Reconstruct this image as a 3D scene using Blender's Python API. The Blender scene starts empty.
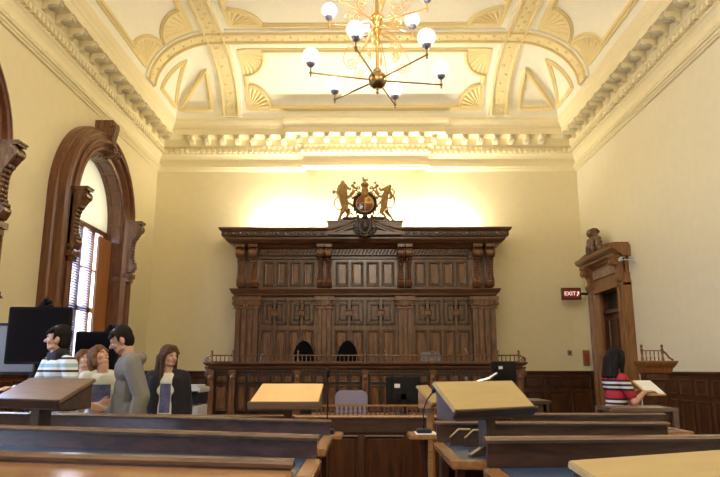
import bpy, bmesh, math, random
from mathutils import Vector, Matrix, Euler
random.seed(7)
C = bpy.context.scene
COL = C.collection
PI = math.pi
R = math.radians

# ------------------------------------------------------------------ camera
cam_d = bpy.data.cameras.new('camera')
cam = bpy.data.objects.new('camera', cam_d)
COL.objects.link(cam)
cam_d.sensor_width = 36.0
cam_d.lens = 36.0 * 640 / 720
cam_d.clip_start = 0.02
cam.location = (0, 0, 1.45)
cam.rotation_euler = (R(90 + 11.525), 0, R(0.45))
C.camera = cam

# ------------------------------------------------------------------ world
w = bpy.data.worlds.new('sky')
C.world = w
w.use_nodes = True
bg = w.node_tree.nodes['Background']
bg.inputs[0].default_value = (0.62, 0.76, 1.0, 1)
bg.inputs[1].default_value = 1.5

C.view_settings.view_transform = 'Standard'
C.view_settings.look = 'None'
C.view_settings.gamma = 1.0
C.view_settings.use_curve_mapping = False
C.view_settings.exposure = 1.45


def area(name, loc, rot, sx, sy, power, col, spread=180):
    d = bpy.data.lights.new(name, 'AREA')
    d.shape = 'RECTANGLE'; d.size = sx; d.size_y = sy
    d.energy = power; d.color = col; d.spread = R(spread)
    o = bpy.data.objects.new(name, d)
    o.location = loc; o.rotation_euler = rot
    COL.objects.link(o)
    return o


# uplights standing on the flat top of the judges' canopy, washing wall and cove
for x_, p_ in ((-1.7, 30), (0.0, 44), (1.7, 30)):
    area('canopy_uplight', (x_, 14.2, 4.47), (R(180 - 22), 0, 0), 1.4, 0.16, p_, (1.0, 0.91, 0.72))
# daylight at the tall left-hand windows (outside the glass)
for y_, p_ in ((11.05, 220), (6.5, 300), (1.95, 230), (-2.0, 130)):
    area('window_daylight', (-5.75, y_, 3.0), (0, R(-90), 0), 4.2, 2.0, p_, (0.50, 0.66, 1.0))

# ------------------------------------------------------------------ materials
MATS = {}


def newmat(name):
    m = bpy.data.materials.new(name)
    m.use_nodes = True
    nt = m.node_tree
    b = nt.nodes['Principled BSDF']
    return m, nt, b


def rgba(c):
    return (c[0], c[1], c[2], 1)


def plain(name, col, rough=0.5, metal=0.0, bump=0.0, bscale=40, var=0.08, coat=0.0, spec=0.5):
    m, nt, b = newmat(name)
    tc = nt.nodes.new('ShaderNodeTexCoord')
    n = nt.nodes.new('ShaderNodeTexNoise')
    n.inputs['Scale'].default_value = bscale
    n.inputs['Detail'].default_value = 4
    nt.links.new(tc.outputs['Object'], n.inputs['Vector'])
    r = nt.nodes.new('ShaderNodeValToRGB')
    r.color_ramp.elements[0].position = 0.3
    r.color_ramp.elements[1].position = 0.7
    r.color_ramp.elements[0].color = rgba([c * (1 - var) for c in col])
    r.color_ramp.elements[1].color = rgba([min(1, c * (1 + var)) for c in col])
    nt.links.new(n.outputs['Fac'], r.inputs['Fac'])
    nt.links.new(r.outputs['Color'], b.inputs['Base Color'])
    b.inputs['Roughness'].default_value = rough
    b.inputs['Metallic'].default_value = metal
    b.inputs['Specular IOR Level'].default_value = spec
    b.inputs['Coat Weight'].default_value = coat
    if bump:
        bp = nt.nodes.new('ShaderNodeBump')
        bp.inputs['Strength'].default_value = bump
        bp.inputs['Distance'].default_value = 0.01
        nt.links.new(n.outputs['Fac'], bp.inputs['Height'])
        nt.links.new(bp.outputs['Normal'], b.inputs['Normal'])
    MATS[name] = m
    return m


def wood(name, c1, c2, rough=0.35, axis='Z', scale=6.0, coat=0.25, bump=0.15):
    m, nt, b = newmat(name)
    tc = nt.nodes.new('ShaderNodeTexCoord')
    mp = nt.nodes.new('ShaderNodeMapping')
    s = {'X': (0.12, 1, 1), 'Y': (1, 0.12, 1), 'Z': (1, 1, 0.12)}[axis]
    mp.inputs['Scale'].default_value = [k * scale for k in s]
    nt.links.new(tc.outputs['Object'], mp.inputs['Vector'])
    n = nt.nodes.new('ShaderNodeTexNoise')
    n.inputs['Scale'].default_value = 3.0
    n.inputs['Detail'].default_value = 8
    n.inputs['Roughness'].default_value = 0.65
    n.inputs['Distortion'].default_value = 0.6
    nt.links.new(mp.outputs['Vector'], n.inputs['Vector'])
    n2 = nt.nodes.new('ShaderNodeTexNoise')
    n2.inputs['Scale'].default_value = 0.35
    nt.links.new(tc.outputs['Object'], n2.inputs['Vector'])
    ad = nt.nodes.new('ShaderNodeMath'); ad.operation = 'MULTIPLY_ADD'
    ad.inputs[1].default_value = 0.75; 
    nt.links.new(n.outputs['Fac'], ad.inputs[0])
    m2 = nt.nodes.new('ShaderNodeMath'); m2.operation = 'MULTIPLY'; m2.inputs[1].default_value = 0.25
    nt.links.new(n2.outputs['Fac'], m2.inputs[0])
    nt.links.new(m2.outputs[0], ad.inputs[2])
    r = nt.nodes.new('ShaderNodeValToRGB')
    r.color_ramp.elements[0].position = 0.34
    r.color_ramp.elements[1].position = 0.68
    r.color_ramp.elements[0].color = rgba(c1)
    r.color_ramp.elements[1].color = rgba(c2)
    nt.links.new(ad.outputs[0], r.inputs['Fac'])
    nt.links.new(r.outputs['Color'], b.inputs['Base Color'])
    b.inputs['Roughness'].default_value = rough
    b.inputs['Coat Weight'].default_value = coat
    b.inputs['Coat Roughness'].default_value = 0.25
    bp = nt.nodes.new('ShaderNodeBump')
    bp.inputs['Strength'].default_value = bump
    bp.inputs['Distance'].default_value = 0.003
    nt.links.new(n.outputs['Fac'], bp.inputs['Height'])
    nt.links.new(bp.outputs['Normal'], b.inputs['Normal'])
    MATS[name] = m
    return m


def emit(name, col, strength, base=None):
    m, nt, b = newmat(name)
    b.inputs['Base Color'].default_value = rgba(base or col)
    b.inputs['Emission Color'].default_value = rgba(col)
    b.inputs['Emission Strength'].default_value = strength
    b.inputs['Roughness'].default_value = 0.3
    MATS[name] = m
    return m


def stripes(name, cols, period, axis=2, rough=0.8, offset=0.0, widths=None):
    """horizontal bands along an object axis; cols = list of (position, colour)"""
    m, nt, b = newmat(name)
    tc = nt.nodes.new('ShaderNodeTexCoord')
    sx = nt.nodes.new('ShaderNodeSeparateXYZ')
    nt.links.new(tc.outputs['Object'], sx.inputs[0])
    a = nt.nodes.new('ShaderNodeMath'); a.operation = 'ADD'; a.inputs[1].default_value = offset + 50 * period
    nt.links.new(sx.outputs[axis], a.inputs[0])
    d = nt.nodes.new('ShaderNodeMath'); d.operation = 'DIVIDE'; d.inputs[1].default_value = period
    nt.links.new(a.outputs[0], d.inputs[0])
    f = nt.nodes.new('ShaderNodeMath'); f.operation = 'FRACT'
    nt.links.new(d.outputs[0], f.inputs[0])
    r = nt.nodes.new('ShaderNodeValToRGB')
    r.color_ramp.interpolation = 'CONSTANT'
    els = r.color_ramp.elements
    els[0].position = cols[0][0]; els[0].color = rgba(cols[0][1])
    els[1].position = cols[1][0]; els[1].color = rgba(cols[1][1])
    for p, c in cols[2:]:
        e = els.new(p); e.color = rgba(c)
    nt.links.new(f.outputs[0], r.inputs['Fac'])
    nt.links.new(r.outputs['Color'], b.inputs['Base Color'])
    b.inputs['Roughness'].default_value = rough
    MATS[name] = m
    return m


plain('wall_paint', (0.82, 0.73, 0.47), 0.55, bump=0.05, bscale=6, var=0.02)
plain('wall_paint_right', (0.82, 0.76, 0.56), 0.55, bump=0.05, bscale=6, var=0.02)
plain('cornice_paint', (0.88, 0.79, 0.52), 0.5, bump=0.05, bscale=20, var=0.03)
plain('ceiling_white', (0.93, 0.90, 0.76), 0.6, bump=0.03, bscale=10, var=0.02)
plain('ceiling_yellow', (0.86, 0.74, 0.41), 0.55, bump=0.5, bscale=45, var=0.12)
plain('moulding_yellow', (0.83, 0.69, 0.35), 0.5, bump=0.05, bscale=30, var=0.03)
plain('modillion_grey', (0.58, 0.52, 0.36), 0.6, bump=0.3, bscale=40, var=0.1)
wood('oak_canopy', (0.055, 0.021, 0.008), (0.29, 0.128, 0.052), 0.26, 'Z', 7, 0.35)
wood('oak_canopy_x', (0.045, 0.017, 0.007), (0.20, 0.086, 0.035), 0.30, 'X', 7, 0.2)
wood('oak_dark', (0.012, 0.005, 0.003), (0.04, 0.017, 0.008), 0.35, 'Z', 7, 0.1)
wood('oak_dado', (0.035, 0.011, 0.004), (0.12, 0.044, 0.013), 0.35, 'Z', 7, 0.15)
wood('oak_dado_x', (0.05, 0.017, 0.006), (0.13, 0.050, 0.016), 0.35, 'X', 7, 0.3)
wood('walnut_window', (0.085, 0.028, 0.010), (0.26, 0.095, 0.034), 0.34, 'Z', 6, 0.2)
wood('orange_oak', (0.30, 0.11, 0.025), (0.50, 0.20, 0.055), 0.35, 'Z', 7, 0.3)
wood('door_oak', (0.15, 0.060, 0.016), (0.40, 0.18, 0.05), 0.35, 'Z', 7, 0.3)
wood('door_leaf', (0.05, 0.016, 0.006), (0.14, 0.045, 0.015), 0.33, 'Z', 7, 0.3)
wood('bench_wood', (0.032, 0.016, 0.013), (0.12, 0.060, 0.044), 0.30, 'X', 8, 0.3)
wood('bench_cap', (0.085, 0.048, 0.034), (0.23, 0.135, 0.088), 0.22, 'X', 8, 0.6)
wood('bench_panel', (0.05, 0.022, 0.012), (0.12, 0.052, 0.028), 0.33, 'Z', 6, 0.3)
wood('desk_trim', (0.26, 0.12, 0.04), (0.52, 0.27, 0.11), 0.25, 'Y', 8, 0.5)
wood('desk_polished', (0.30, 0.13, 0.05), (0.56, 0.29, 0.12), 0.16, 'X', 5, 0.7)
wood('lectern_pale', (0.46, 0.34, 0.15), (0.54, 0.41, 0.20), 0.45, 'X', 8, 0.15, 0.03)
wood('lectern_orange', (0.74, 0.43, 0.15), (0.82, 0.50, 0.19), 0.45, 'X', 8, 0.15, 0.03)
wood('lectern_brown', (0.17, 0.10, 0.07), (0.27, 0.17, 0.12), 0.30, 'X', 8, 0.4, 0.03)
wood('lectern_dark', (0.045, 0.026, 0.018), (0.10, 0.058, 0.04), 0.35, 'X', 8, 0.3)
plain('leather_blue', (0.025, 0.055, 0.12), 0.36, bump=0.2, bscale=120, var=0.2)
plain('carpet', (0.16, 0.05, 0.04), 0.95, bump=0.3, bscale=200)
plain('brass', (0.75, 0.50, 0.16), 0.25, metal=1.0, var=0.05)
plain('brass_dark', (0.28, 0.19, 0.08), 0.3, metal=1.0, var=0.05)
plain('gilt', (0.34, 0.20, 0.065), 0.45, metal=0.3, var=0.15, bump=0.2)
plain('copper_scroll', (0.85, 0.50, 0.20), 0.3, metal=0.8, var=0.05)
plain('fitter_silver', (0.25, 0.26, 0.34), 0.3, metal=0.8)
plain('black_plastic', (0.008, 0.008, 0.010), 0.4, spec=.25)
plain('screen_black', (0.004, 0.004, 0.006), 0.3, spec=.2)
plain('black_fabric', (0.004, 0.004, 0.005), 0.95, spec=.1, bump=0.3, bscale=150)
plain('grey_fabric', (0.20, 0.19, 0.21), 0.85, bump=0.2, bscale=150)
plain('grey_mesh', (0.26, 0.24, 0.34), 0.7, bump=0.2, bscale=150)
plain('printer_white', (0.62, 0.62, 0.66), 0.4)
plain('printer_dark', (0.03, 0.03, 0.045), 0.5, spec=.2)
plain('paper', (0.85, 0.85, 0.85), 0.7)
plain('white_plastic', (0.75, 0.75, 0.75), 0.4)
plain('metal_plate', (0.35, 0.31, 0.24), 0.4, metal=0.5)
plain('skin', (0.62, 0.36, 0.26), 0.5, var=0.04)
plain('skin_tan', (0.56, 0.33, 0.24), 0.5, var=0.04)
plain('lips', (0.42, 0.14, 0.12), 0.5)
plain('eye_dark', (0.02, 0.015, 0.012), 0.2)
plain('hair_black', (0.012, 0.009, 0.008), 0.75, bump=0.6, bscale=60, var=0.3, spec=.2)
plain('hair_brown', (0.09, 0.045, 0.025), 0.75, bump=0.6, bscale=60, var=0.3, spec=.2)
plain('hair_auburn', (0.17, 0.08, 0.04), 0.75, bump=0.6, bscale=60, var=0.3, spec=.2)
plain('hoodie_grey', (0.22, 0.21, 0.19), 0.9, bump=0.2, bscale=90, var=0.12)
plain('denim', (0.10, 0.17, 0.33), 0.85, bump=0.2, bscale=120, var=0.15)
plain('denim_pale', (0.25, 0.36, 0.60), 0.85, bump=0.2, bscale=120, var=0.15)
plain('navy_cloth', (0.012, 0.016, 0.035), 0.9)
plain('cardigan_dark', (0.018, 0.016, 0.022), 0.9)
plain('tshirt_white', (0.74, 0.73, 0.66), 0.85, var=0.04)
plain('tshirt_print', (0.12, 0.13, 0.27), 0.8, bscale=90, var=0.5)
plain('yellow_knit', (0.42, 0.42, 0.08), 0.9, var=0.1)
plain('shoe_dark', (0.02, 0.02, 0.02), 0.5)
plain('sign_red', (0.35, 0.03, 0.02), 0.4, var=0.03)
plain('glow_cream', (0.85, 0.80, 0.62), 0.8)
plain('grey_board', (0.20, 0.20, 0.19), 0.5)
plain('arms_blue', (0.02, 0.03, 0.09), 0.4)
plain('arms_red', (0.38, 0.07, 0.03), 0.4)
plain('arms_gold', (0.70, 0.42, 0.12), 0.4, metal=0.3)
plain('silver', (0.6, 0.62, 0.7), 0.25, metal=0.9)
stripes('sweater_stripe', [(0.0, (0.33, 0.52, 0.62)), (0.30, (0.82, 0.84, 0.84)), (0.62, (0.02, 0.02, 0.025)), (0.80, (0.80, 0.84, 0.86))], 0.115, offset=0.03)
stripes('red_stripe', [(0.0, (0.42, 0.015, 0.03)), (0.40, (0.015, 0.012, 0.015)), (0.52, (0.75, 0.72, 0.72)), (0.64, (0.015, 0.012, 0.015)), (0.76, (0.75, 0.72, 0.72)), (0.88, (0.015, 0.012, 0.015))], 0.19, offset=-0.012)
stripes('blue_stripe', [(0.0, (0.05, 0.07, 0.35)), (0.5, (0.8, 0.82, 0.88))], 0.03)
m = emit('globe_glass', (1.0, 0.78, 0.82), 0.30, (.05, .04, .045))
nt = m.node_tree
tr = nt.nodes.new('ShaderNodeBsdfTransparent'); mx = nt.nodes.new('ShaderNodeMixShader'); mx.inputs[0].default_value = 0.30
nt.links.new(nt.nodes['Principled BSDF'].outputs[0], mx.inputs[1]); nt.links.new(tr.outputs[0], mx.inputs[2])
nt.links.new(mx.outputs[0], nt.nodes['Material Output'].inputs[0])
emit('sign_letter', (1.0, 0.80, 0.70), 0.35)
emit('light_strip', (0.35, 0.45, 1.0), 1.5)

# window glass: mostly clear with a reflection
m, nt, b = newmat('window_glass')
b.inputs['Base Color'].default_value = (0.6, 0.65, 0.7, 1)
b.inputs['Roughness'].default_value = 0.03
tr = nt.nodes.new('ShaderNodeBsdfTransparent'); mx = nt.nodes.new('ShaderNodeMixShader'); mx.inputs[0].default_value = 0.92
nt.links.new(b.outputs[0], mx.inputs[1]); nt.links.new(tr.outputs[0], mx.inputs[2])
nt.links.new(mx.outputs[0], nt.nodes['Material Output'].inputs[0])
MATS['window_glass'] = m
# blind slats: translucent white
m, nt, b = newmat('blind_slat')
tr = nt.nodes.new('ShaderNodeBsdfTranslucent'); tr.inputs[0].default_value = (0.85, 0.87, 0.95, 1)
b.inputs['Base Color'].default_value = (0.8, 0.8, 0.82, 1)
mx = nt.nodes.new('ShaderNodeMixShader'); mx.inputs[0].default_value = 0.55
nt.links.new(b.outputs[0], mx.inputs[1]); nt.links.new(tr.outputs[0], mx.inputs[2])
nt.links.new(mx.outputs[0], nt.nodes['Material Output'].inputs[0])
MATS['blind_slat'] = m
m, nt, b = newmat('lunette_shade')
tr = nt.nodes.new('ShaderNodeBsdfTranslucent'); tr.inputs[0].default_value = (0.85, 0.78, 0.6, 1)
b.inputs['Base Color'].default_value = (0.84, 0.78, 0.60, 1)
mx = nt.nodes.new('ShaderNodeMixShader'); mx.inputs[0].default_value = 0.25
nt.links.new(b.outputs[0], mx.inputs[1]); nt.links.new(tr.outputs[0], mx.inputs[2])
nt.links.new(mx.outputs[0], nt.nodes['Material Output'].inputs[0])
MATS['lunette_shade'] = m


# ------------------------------------------------------------------ mesh builder
class MB:
    def __init__(s):
        s.v = []; s.f = []

    def add(s, vs, fs):
        o = len(s.v)
        s.v += [tuple(v) for v in vs]
        s.f += [tuple(i + o for i in f) for f in fs]
        return s

    def box(s, x0, x1, y0, y1, z0, z1):
        if x0 > x1: x0, x1 = x1, x0
        if y0 > y1: y0, y1 = y1, y0
        if z0 > z1: z0, z1 = z1, z0
        return s.add([(x0, y0, z0), (x1, y0, z0), (x1, y1, z0), (x0, y1, z0), (x0, y0, z1), (x1, y0, z1), (x1, y1, z1), (x0, y1, z1)],
                     [(0, 3, 2, 1), (4, 5, 6, 7), (0, 1, 5, 4), (1, 2, 6, 5), (2, 3, 7, 6), (3, 0, 4, 7)])

    def frustum(s, a, b):
        """a, b: two lists of n points (bottom ring, top ring)"""
        n = len(a)
        fs = [tuple(range(n - 1, -1, -1)), tuple(range(n, 2 * n))]
        for i in range(n):
            j = (i + 1) % n
            fs.append((i, j, n + j, n + i))
        return s.add(list(a) + list(b), fs)

    def prism(s, poly, axis, a0, a1):
        """poly = 2D points in the plane normal to axis"""
        def P(p, a):
            if axis == 'X': return (a, p[0], p[1])
            if axis == 'Y': return (p[0], a, p[1])
            return (p[0], p[1], a)
        return s.frustum([P(p, a0) for p in poly], [P(p, a1) for p in poly])

    def lathe(s, cx, cy, prof, n=16, axis='Z', cz=0):
        """prof: list of (radius, height)"""
        vs = []
        for r, h in prof:
            for i in range(n):
                a = 2 * PI * i / n
                x, y = r * math.cos(a), r * math.sin(a)
                if axis == 'Z': vs.append((cx + x, cy + y, cz + h))
                elif axis == 'Y': vs.append((cx + x, cy + h, cz + y))
                else: vs.append((cx + h, cy + x, cz + y))
        fs = []
        for k in range(len(prof) - 1):
            for i in range(n):
                j = (i + 1) % n
                fs.append((k * n + i, k * n + j, (k + 1) * n + j, (k + 1) * n + i))
        fs.append(tuple(range(n - 1, -1, -1)))
        fs.append(tuple((len(prof) - 1) * n + i for i in range(n)))
        return s.add(vs, fs)

    def tube(s, pts, r, n=8):
        pts = [Vector(p) for p in pts]
        rs = r if isinstance(r, (list, tuple)) else [r] * len(pts)
        vs = []; up = None
        for i, p in enumerate(pts):
            t = (pts[min(i + 1, len(pts) - 1)] - pts[max(i - 1, 0)])
            if t.length < 1e-9: t = Vector((0, 0, 1))
            t.normalize()
            if up is None:
                up = Vector((0, 0, 1)) if abs(t.z) < 0.9 else Vector((1, 0, 0))
            a = t.cross(up)
            if a.length < 1e-6:
                up = Vector((1, 0, 0)) if abs(t.x) < 0.9 else Vector((0, 1, 0)); a = t.cross(up)
            a.normalize(); b = a.cross(t).normalized(); up = b
            for k in range(n):
                q = 2 * PI * k / n
                vs.append(tuple(p + (a * math.cos(q) + b * math.sin(q)) * rs[i]))
        fs = []
        for i in range(len(pts) - 1):
            for k in range(n):
                j = (k + 1) % n
                fs.append((i * n + k, i * n + j, (i + 1) * n + j, (i + 1) * n + k))
        fs.append(tuple(range(n - 1, -1, -1)))
        fs.append(tuple((len(pts) - 1) * n + k for k in range(n)))
        return s.add(vs, fs)

    def sphere(s, c, r, n=14, m=9):
        rx, ry, rz = r if isinstance(r, (list, tuple)) else (r, r, r)
        vs = [(c[0], c[1], c[2] - rz)]
        for k in range(1, m):
            a = -PI / 2 + PI * k / m
            for i in range(n):
                q = 2 * PI * i / n
                vs.append((c[0] + rx * math.cos(a) * math.cos(q), c[1] + ry * math.cos(a) * math.sin(q), c[2] + rz * math.sin(a)))
        vs.append((c[0], c[1], c[2] + rz))
        fs = []
        for i in range(n):
            j = (i + 1) % n
            fs.append((0, 1 + j, 1 + i))
            for k in range(m - 2):
                fs.append((1 + k * n + i, 1 + k * n + j, 1 + (k + 1) * n + j, 1 + (k + 1) * n + i))
            fs.append((1 + (m - 2) * n + i, 1 + (m - 2) * n + j, len(vs) - 1))
        return s.add(vs, fs)

    def sweep(s, frames, closed=False):
        """frames: list of cross-sections, each list of n points"""
        n = len(frames[0]); vs = []
        for f in frames: vs += [tuple(p) for p in f]
        fs = []
        m = len(frames)
        for i in range(m if closed else m - 1):
            i2 = (i + 1) % m
            for k in range(n):
                j = (k + 1) % n
                fs.append((i * n + k, i * n + j, i2 * n + j, i2 * n + k))
        if not closed:
            fs.append(tuple(range(n - 1, -1, -1)))
            fs.append(tuple((m - 1) * n + k for k in range(n)))
        return s.add(vs, fs)

    def raised(s, x0, x1, z0, z1, y, d=0.02, bev=0.03, rim=0.012):
        """a raised-and-fielded panel lying in the XZ plane facing -Y at depth y"""
        # bolection frame
        def ring(o, yy):
            return [(x0 + o, yy, z0 + o), (x1 - o, yy, z0 + o), (x1 - o, yy, z1 - o), (x0 + o, yy, z1 - o)]
        b = min(bev, 0.28 * (x1 - x0), 0.28 * (z1 - z0))
        rings = [ring(0, y + 0.002), ring(0, y - d), ring(b * 0.35, y - d * 1.25), ring(b * 0.6, y - 0.003), ring(b, y - 0.001), ring(b * 1.3, y - d * 0.55)]
        vs = []
        for r_ in rings: vs += r_
        fs = []
        for k in range(len(rings) - 1):
            for i in range(4):
                j = (i + 1) % 4
                fs.append((k * 4 + i, k * 4 + j, (k + 1) * 4 + j, (k + 1) * 4 + i))
        fs.append((len(vs) - 4, len(vs) - 3, len(vs) - 2, len(vs) - 1))
        return s.add(vs, fs)

    def xf(s, mat):
        s.v = [tuple(mat @ Vector(v)) for v in s.v]
        return s

    def fn(s, f):
        s.v = [tuple(f(v)) for v in s.v]
        return s

    def build(s, name, mat, parent=None, world=True, smooth=False, bevel=0.0, seg=2):
        me = bpy.data.meshes.new(name)
        off = Vector((0, 0, 0))
        if parent is not None and world:
            p = parent
            while p is not None:
                off += Vector(p.location); p = p.parent
        me.from_pydata([tuple(Vector(v) - off) for v in s.v], [], s.f)
        me.validate()
        bm = bmesh.new(); bm.from_mesh(me)
        bmesh.ops.recalc_face_normals(bm, faces=bm.faces)
        if bevel:
            es = [e for e in bm.edges if len(e.link_faces) == 2 and e.calc_face_angle(0) > R(35)]
            bmesh.ops.bevel(bm, geom=es, offset=bevel, segments=seg, affect='EDGES', clamp_overlap=True)
        bm.to_mesh(me); bm.free()
        me.materials.append(MATS[mat] if isinstance(mat, str) else mat)
        if smooth:
            me.polygons.foreach_set('use_smooth', [True] * len(me.polygons))
            try: me.set_sharp_from_angle(angle=R(smooth if smooth is not True else 45))
            except Exception: pass
        o = bpy.data.objects.new(name, me)
        COL.objects.link(o)
        if parent is not None: o.parent = parent
        return o


def root(name, label, cat, loc=(0, 0, 0), rz=0, group=None):
    o = bpy.data.objects.new(name, None)
    o.empty_display_size = 0.1
    COL.objects.link(o)
    o.location = loc; o.rotation_euler = (0, 0, rz)
    return tag(o, label, cat, group)


def tag(o, label=None, cat=None, group=None, kind=None):
    if label: o['label'] = label
    if cat: o['category'] = cat
    if group: o['group'] = group
    if kind: o['kind'] = kind
    return o


def sroot(name, loc=(0, 0, 0), rz=0):
    o = bpy.data.objects.new(name, None)
    COL.objects.link(o); o.location = loc; o.rotation_euler = (0, 0, rz)
    o['kind'] = 'structure'
    return o


def kids(o):
    return [c for c in bpy.data.objects if c.parent == o]


def copy_tree(o, parent=None):
    c = o.copy(); COL.objects.link(c)
    c.parent = parent
    for ch in kids(o):
        copy_tree(ch, c)
    return c


def remesh(mb, name, mat, parent, voxel=0.01, smooth=2, world=False):
    """fuse overlapping solids into one continuous surface"""
    o = mb.build(name, mat, parent, world=world)
    md = o.modifiers.new('r', 'REMESH'); md.mode = 'VOXEL'; md.voxel_size = voxel
    if smooth:
        sm = o.modifiers.new('s', 'SMOOTH'); sm.factor = 0.5; sm.iterations = smooth
    bpy.context.view_layer.update()
    dg = bpy.context.evaluated_depsgraph_get()
    me = bpy.data.meshes.new_from_object(o.evaluated_get(dg))
    o.modifiers.clear()
    old = o.data; o.data = me
    bpy.data.meshes.remove(old)
    me.name = name
    if not me.materials: me.materials.append(MATS[mat])
    me.polygons.foreach_set('use_smooth', [True] * len(me.polygons))
    return o


def capsule(mb, a, b, ra, rb, n=12):
    """tapered capsule"""
    a = Vector(a); b = Vector(b); t = b - a
    L = max(t.length, 1e-5); t.normalize()
    pts = []; rs = []
    for k in range(5):
        q = PI / 2 * k / 4
        pts.append(a - t * ra * math.cos(q)); rs.append(max(ra * math.sin(q), 0.0008))
    for k in range(5):
        q = PI / 2 * k / 4
        pts.append(b + t * rb * math.sin(q)); rs.append(max(rb * math.cos(q), 0.0008))
    mb.tube(pts, rs, n)


def spiral(cx, cz, r0, r1, turns, a0, sgn=1, n=40):
    out = []
    for i in range(n + 1):
        t = i / n
        a = a0 + sgn * turns * 2 * PI * t
        r = r0 + (r1 - r0) * t
        out.append((cx + r * math.cos(a), cz + r * math.sin(a)))
    return out


# ================================================================== ROOM
XL, XR = -4.91, 4.99
YB, YF = 14.5, -3.6
CB = 6.02            # underside of the cornice
CT = 7.15            # top of the cornice
CD = 0.52            # cornice projection
ZC = 8.2             # flat of the ceiling
RX0, RX1 = -3.1, 3.1 # ribs
RY = 12.1
FY = -1.2

WINS = [11.05, 6.5, 1.95, -2.0]
W_OUT, W_IN, SPR = 1.55, 1.10, 4.15
SILL = 1.0

# floor
tag(MB().box(XL - 0.6, XR + 0.5, YF, YB, -0.2, 0).build('floor', 'carpet'), kind='structure')
# back, right, front walls
tag(MB().box(XL - 0.6, XR + 0.5, YB, YB + 0.4, 0, CT + 0.2).build('wall_back', 'wall_paint'), kind='structure')
tag(MB().box(XL - 0.6, XR + 0.5, YF - 0.4, YF, 0, CT + 0.2).build('wall_front', 'wall_paint'), kind='structure')

# right wall with the doorway
DY, DHW, DZ = 12.9, 0.62, 3.02
mb = MB()
mb.box(XR, XR + 0.5, YF, DY - DHW, 0, CT + 0.2)
mb.box(XR, XR + 0.5, DY + DHW, YB, 0, CT + 0.2)
mb.box(XR, XR + 0.5, DY - DHW, DY + DHW, DZ, CT + 0.2)
mb.box(XR + 0.35, XR + 0.5, DY - DHW, DY + DHW, 0, DZ)
tag(mb.build('wall_right', 'wall_paint_right'), kind='structure')

# left wall pierced by arched openings
mb = MB()
TH = 0.55
edges = []
ycur = YF
for yc in sorted(WINS):
    if yc - W_IN > ycur:
        mb.box(XL - TH, XL, ycur, yc - W_IN, 0, CT + 0.2)
    else:
        pass
    mb.box(XL - TH, XL, max(yc - W_IN, YF), yc + W_IN, 0, SILL)
    N = 24
    for i in range(N):
        a0 = PI - PI * i / N; a1 = PI - PI * (i + 1) / N
        y0, z0 = yc + W_IN * math.cos(a0), SPR + W_IN * math.sin(a0)
        y1, z1 = yc + W_IN * math.cos(a1), SPR + W_IN * math.sin(a1)
        if y0 < YF: continue
        mb.prism([(y0, z0), (y1, z1), (y1, CT + 0.2), (y0, CT + 0.2)], 'X', XL - TH, XL)
    ycur = yc + W_IN
mb.box(XL - TH, XL, ycur, YB, 0, CT + 0.2)
tag(mb.build('wall_left', 'wall_paint'), kind='structure')

# chimney breast behind the arms
tag(MB().box(-1.1, 1.14, YB - 0.12, YB, 0, CB + 0.34).build('wall_back_breast', 'wall_paint'), kind='structure')

# dado panelling
def dado(name, p0, p1, nrm, z1=1.41, skip=()):
    """panelling between two plan points; nrm = unit normal into the room"""
    p0 = Vector(p0); p1 = Vector(p1); L = (p1 - p0).length
    t = (p1 - p0) / L; n = Vector(nrm)
    # local x along t, -y into the room
    M = Matrix(((t.x, -n.x, 0, p0.x), (t.y, -n.y, 0, p0.y), (0, 0, 1, 0), (0, 0, 0, 1)))
    rt = sroot(name)
    a = MB().box(0, L, -0.03, 0, 0, z1 - 0.06).xf(M); a.build('backing', 'oak_dado', rt)
    c = MB()
    c.prism([(0, z1 - 0.07), (-0.05, z1 - 0.06), (-0.07, z1 - 0.02), (-0.07, z1), (0, z1)], 'X', 0, L)
    c.prism([(0, 0), (-0.06, 0), (-0.06, 0.2), (-0.035, 0.24), (0, 0.24)], 'X', 0, L)
    c.xf(M).build('rail_moulding', 'oak_dado_x', rt)
    k = max(1, round(L / 0.46)); wd = L / k
    for i in range(k):
        MB().raised(i * wd + 0.05, (i + 1) * wd - 0.05, 1.06, z1 - 0.12, -0.03, 0.02, 0.03).xf(M).build('upper_panel', 'oak_dado', rt)
        MB().raised(i * wd + 0.05, (i + 1) * wd - 0.05, 0.3, 0.98, -0.03, 0.02, 0.04).xf(M).build('panel', 'oak_dado', rt)
    return rt

dado('trim_1', (XL, YB, 0), (-2.95, YB, 0), (0, -1, 0))
dado('trim_2', (2.95, YB, 0), (XR, YB, 0), (0, -1, 0))
dado('trim_3', (XR, DY - 1.1, 0), (XR, 2.0, 0), (-1, 0, 0))
dado('trim_4', (XL, 8.1, 0), (XL, 9.45, 0), (1, 0, 0))
dado('trim_5', (XL, 12.65, 0), (XL, YB, 0), (1, 0, 0))
dado('trim_6', (XR, YB, 0), (XR, DY + 1.1, 0), (-1, 0, 0))

# ------------------------------------------------------------------ cornice
# profile: (distance from wall, z)
prof = [(0, CB), (0.03, CB), (0.04, CB + .03), (0.06, CB + .04), (0.06, CB + .07), (0.09, CB + .08), (0.09, CB + .12),
        (0.05, CB + .13), (0.05, CB + .20), (0.065, CB + .28), (0.10, CB + .36), (0.13, CB + .39), (0.13, CB + .41),
        (0.13, CB + .52), (0.17, CB + .55), (0.19, CB + .57), (0.19, CB + .74), (0.44, CB + .76), (0.44, CB + .90),
        (0.46, CB + .93), (0.47, CB + .97), (0.50, CB + 1.02), (0.52, CB + 1.08), (0.52, CT), (0.0, CT)]
BX0, BX1, BP = -1.38, 1.42, 0.15
path = [(XL, YF), (XL, YB), (BX0, YB), (BX0, YB - BP), (BX1, YB - BP), (BX1, YB), (XR, YB), (XR, YF)]
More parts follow.
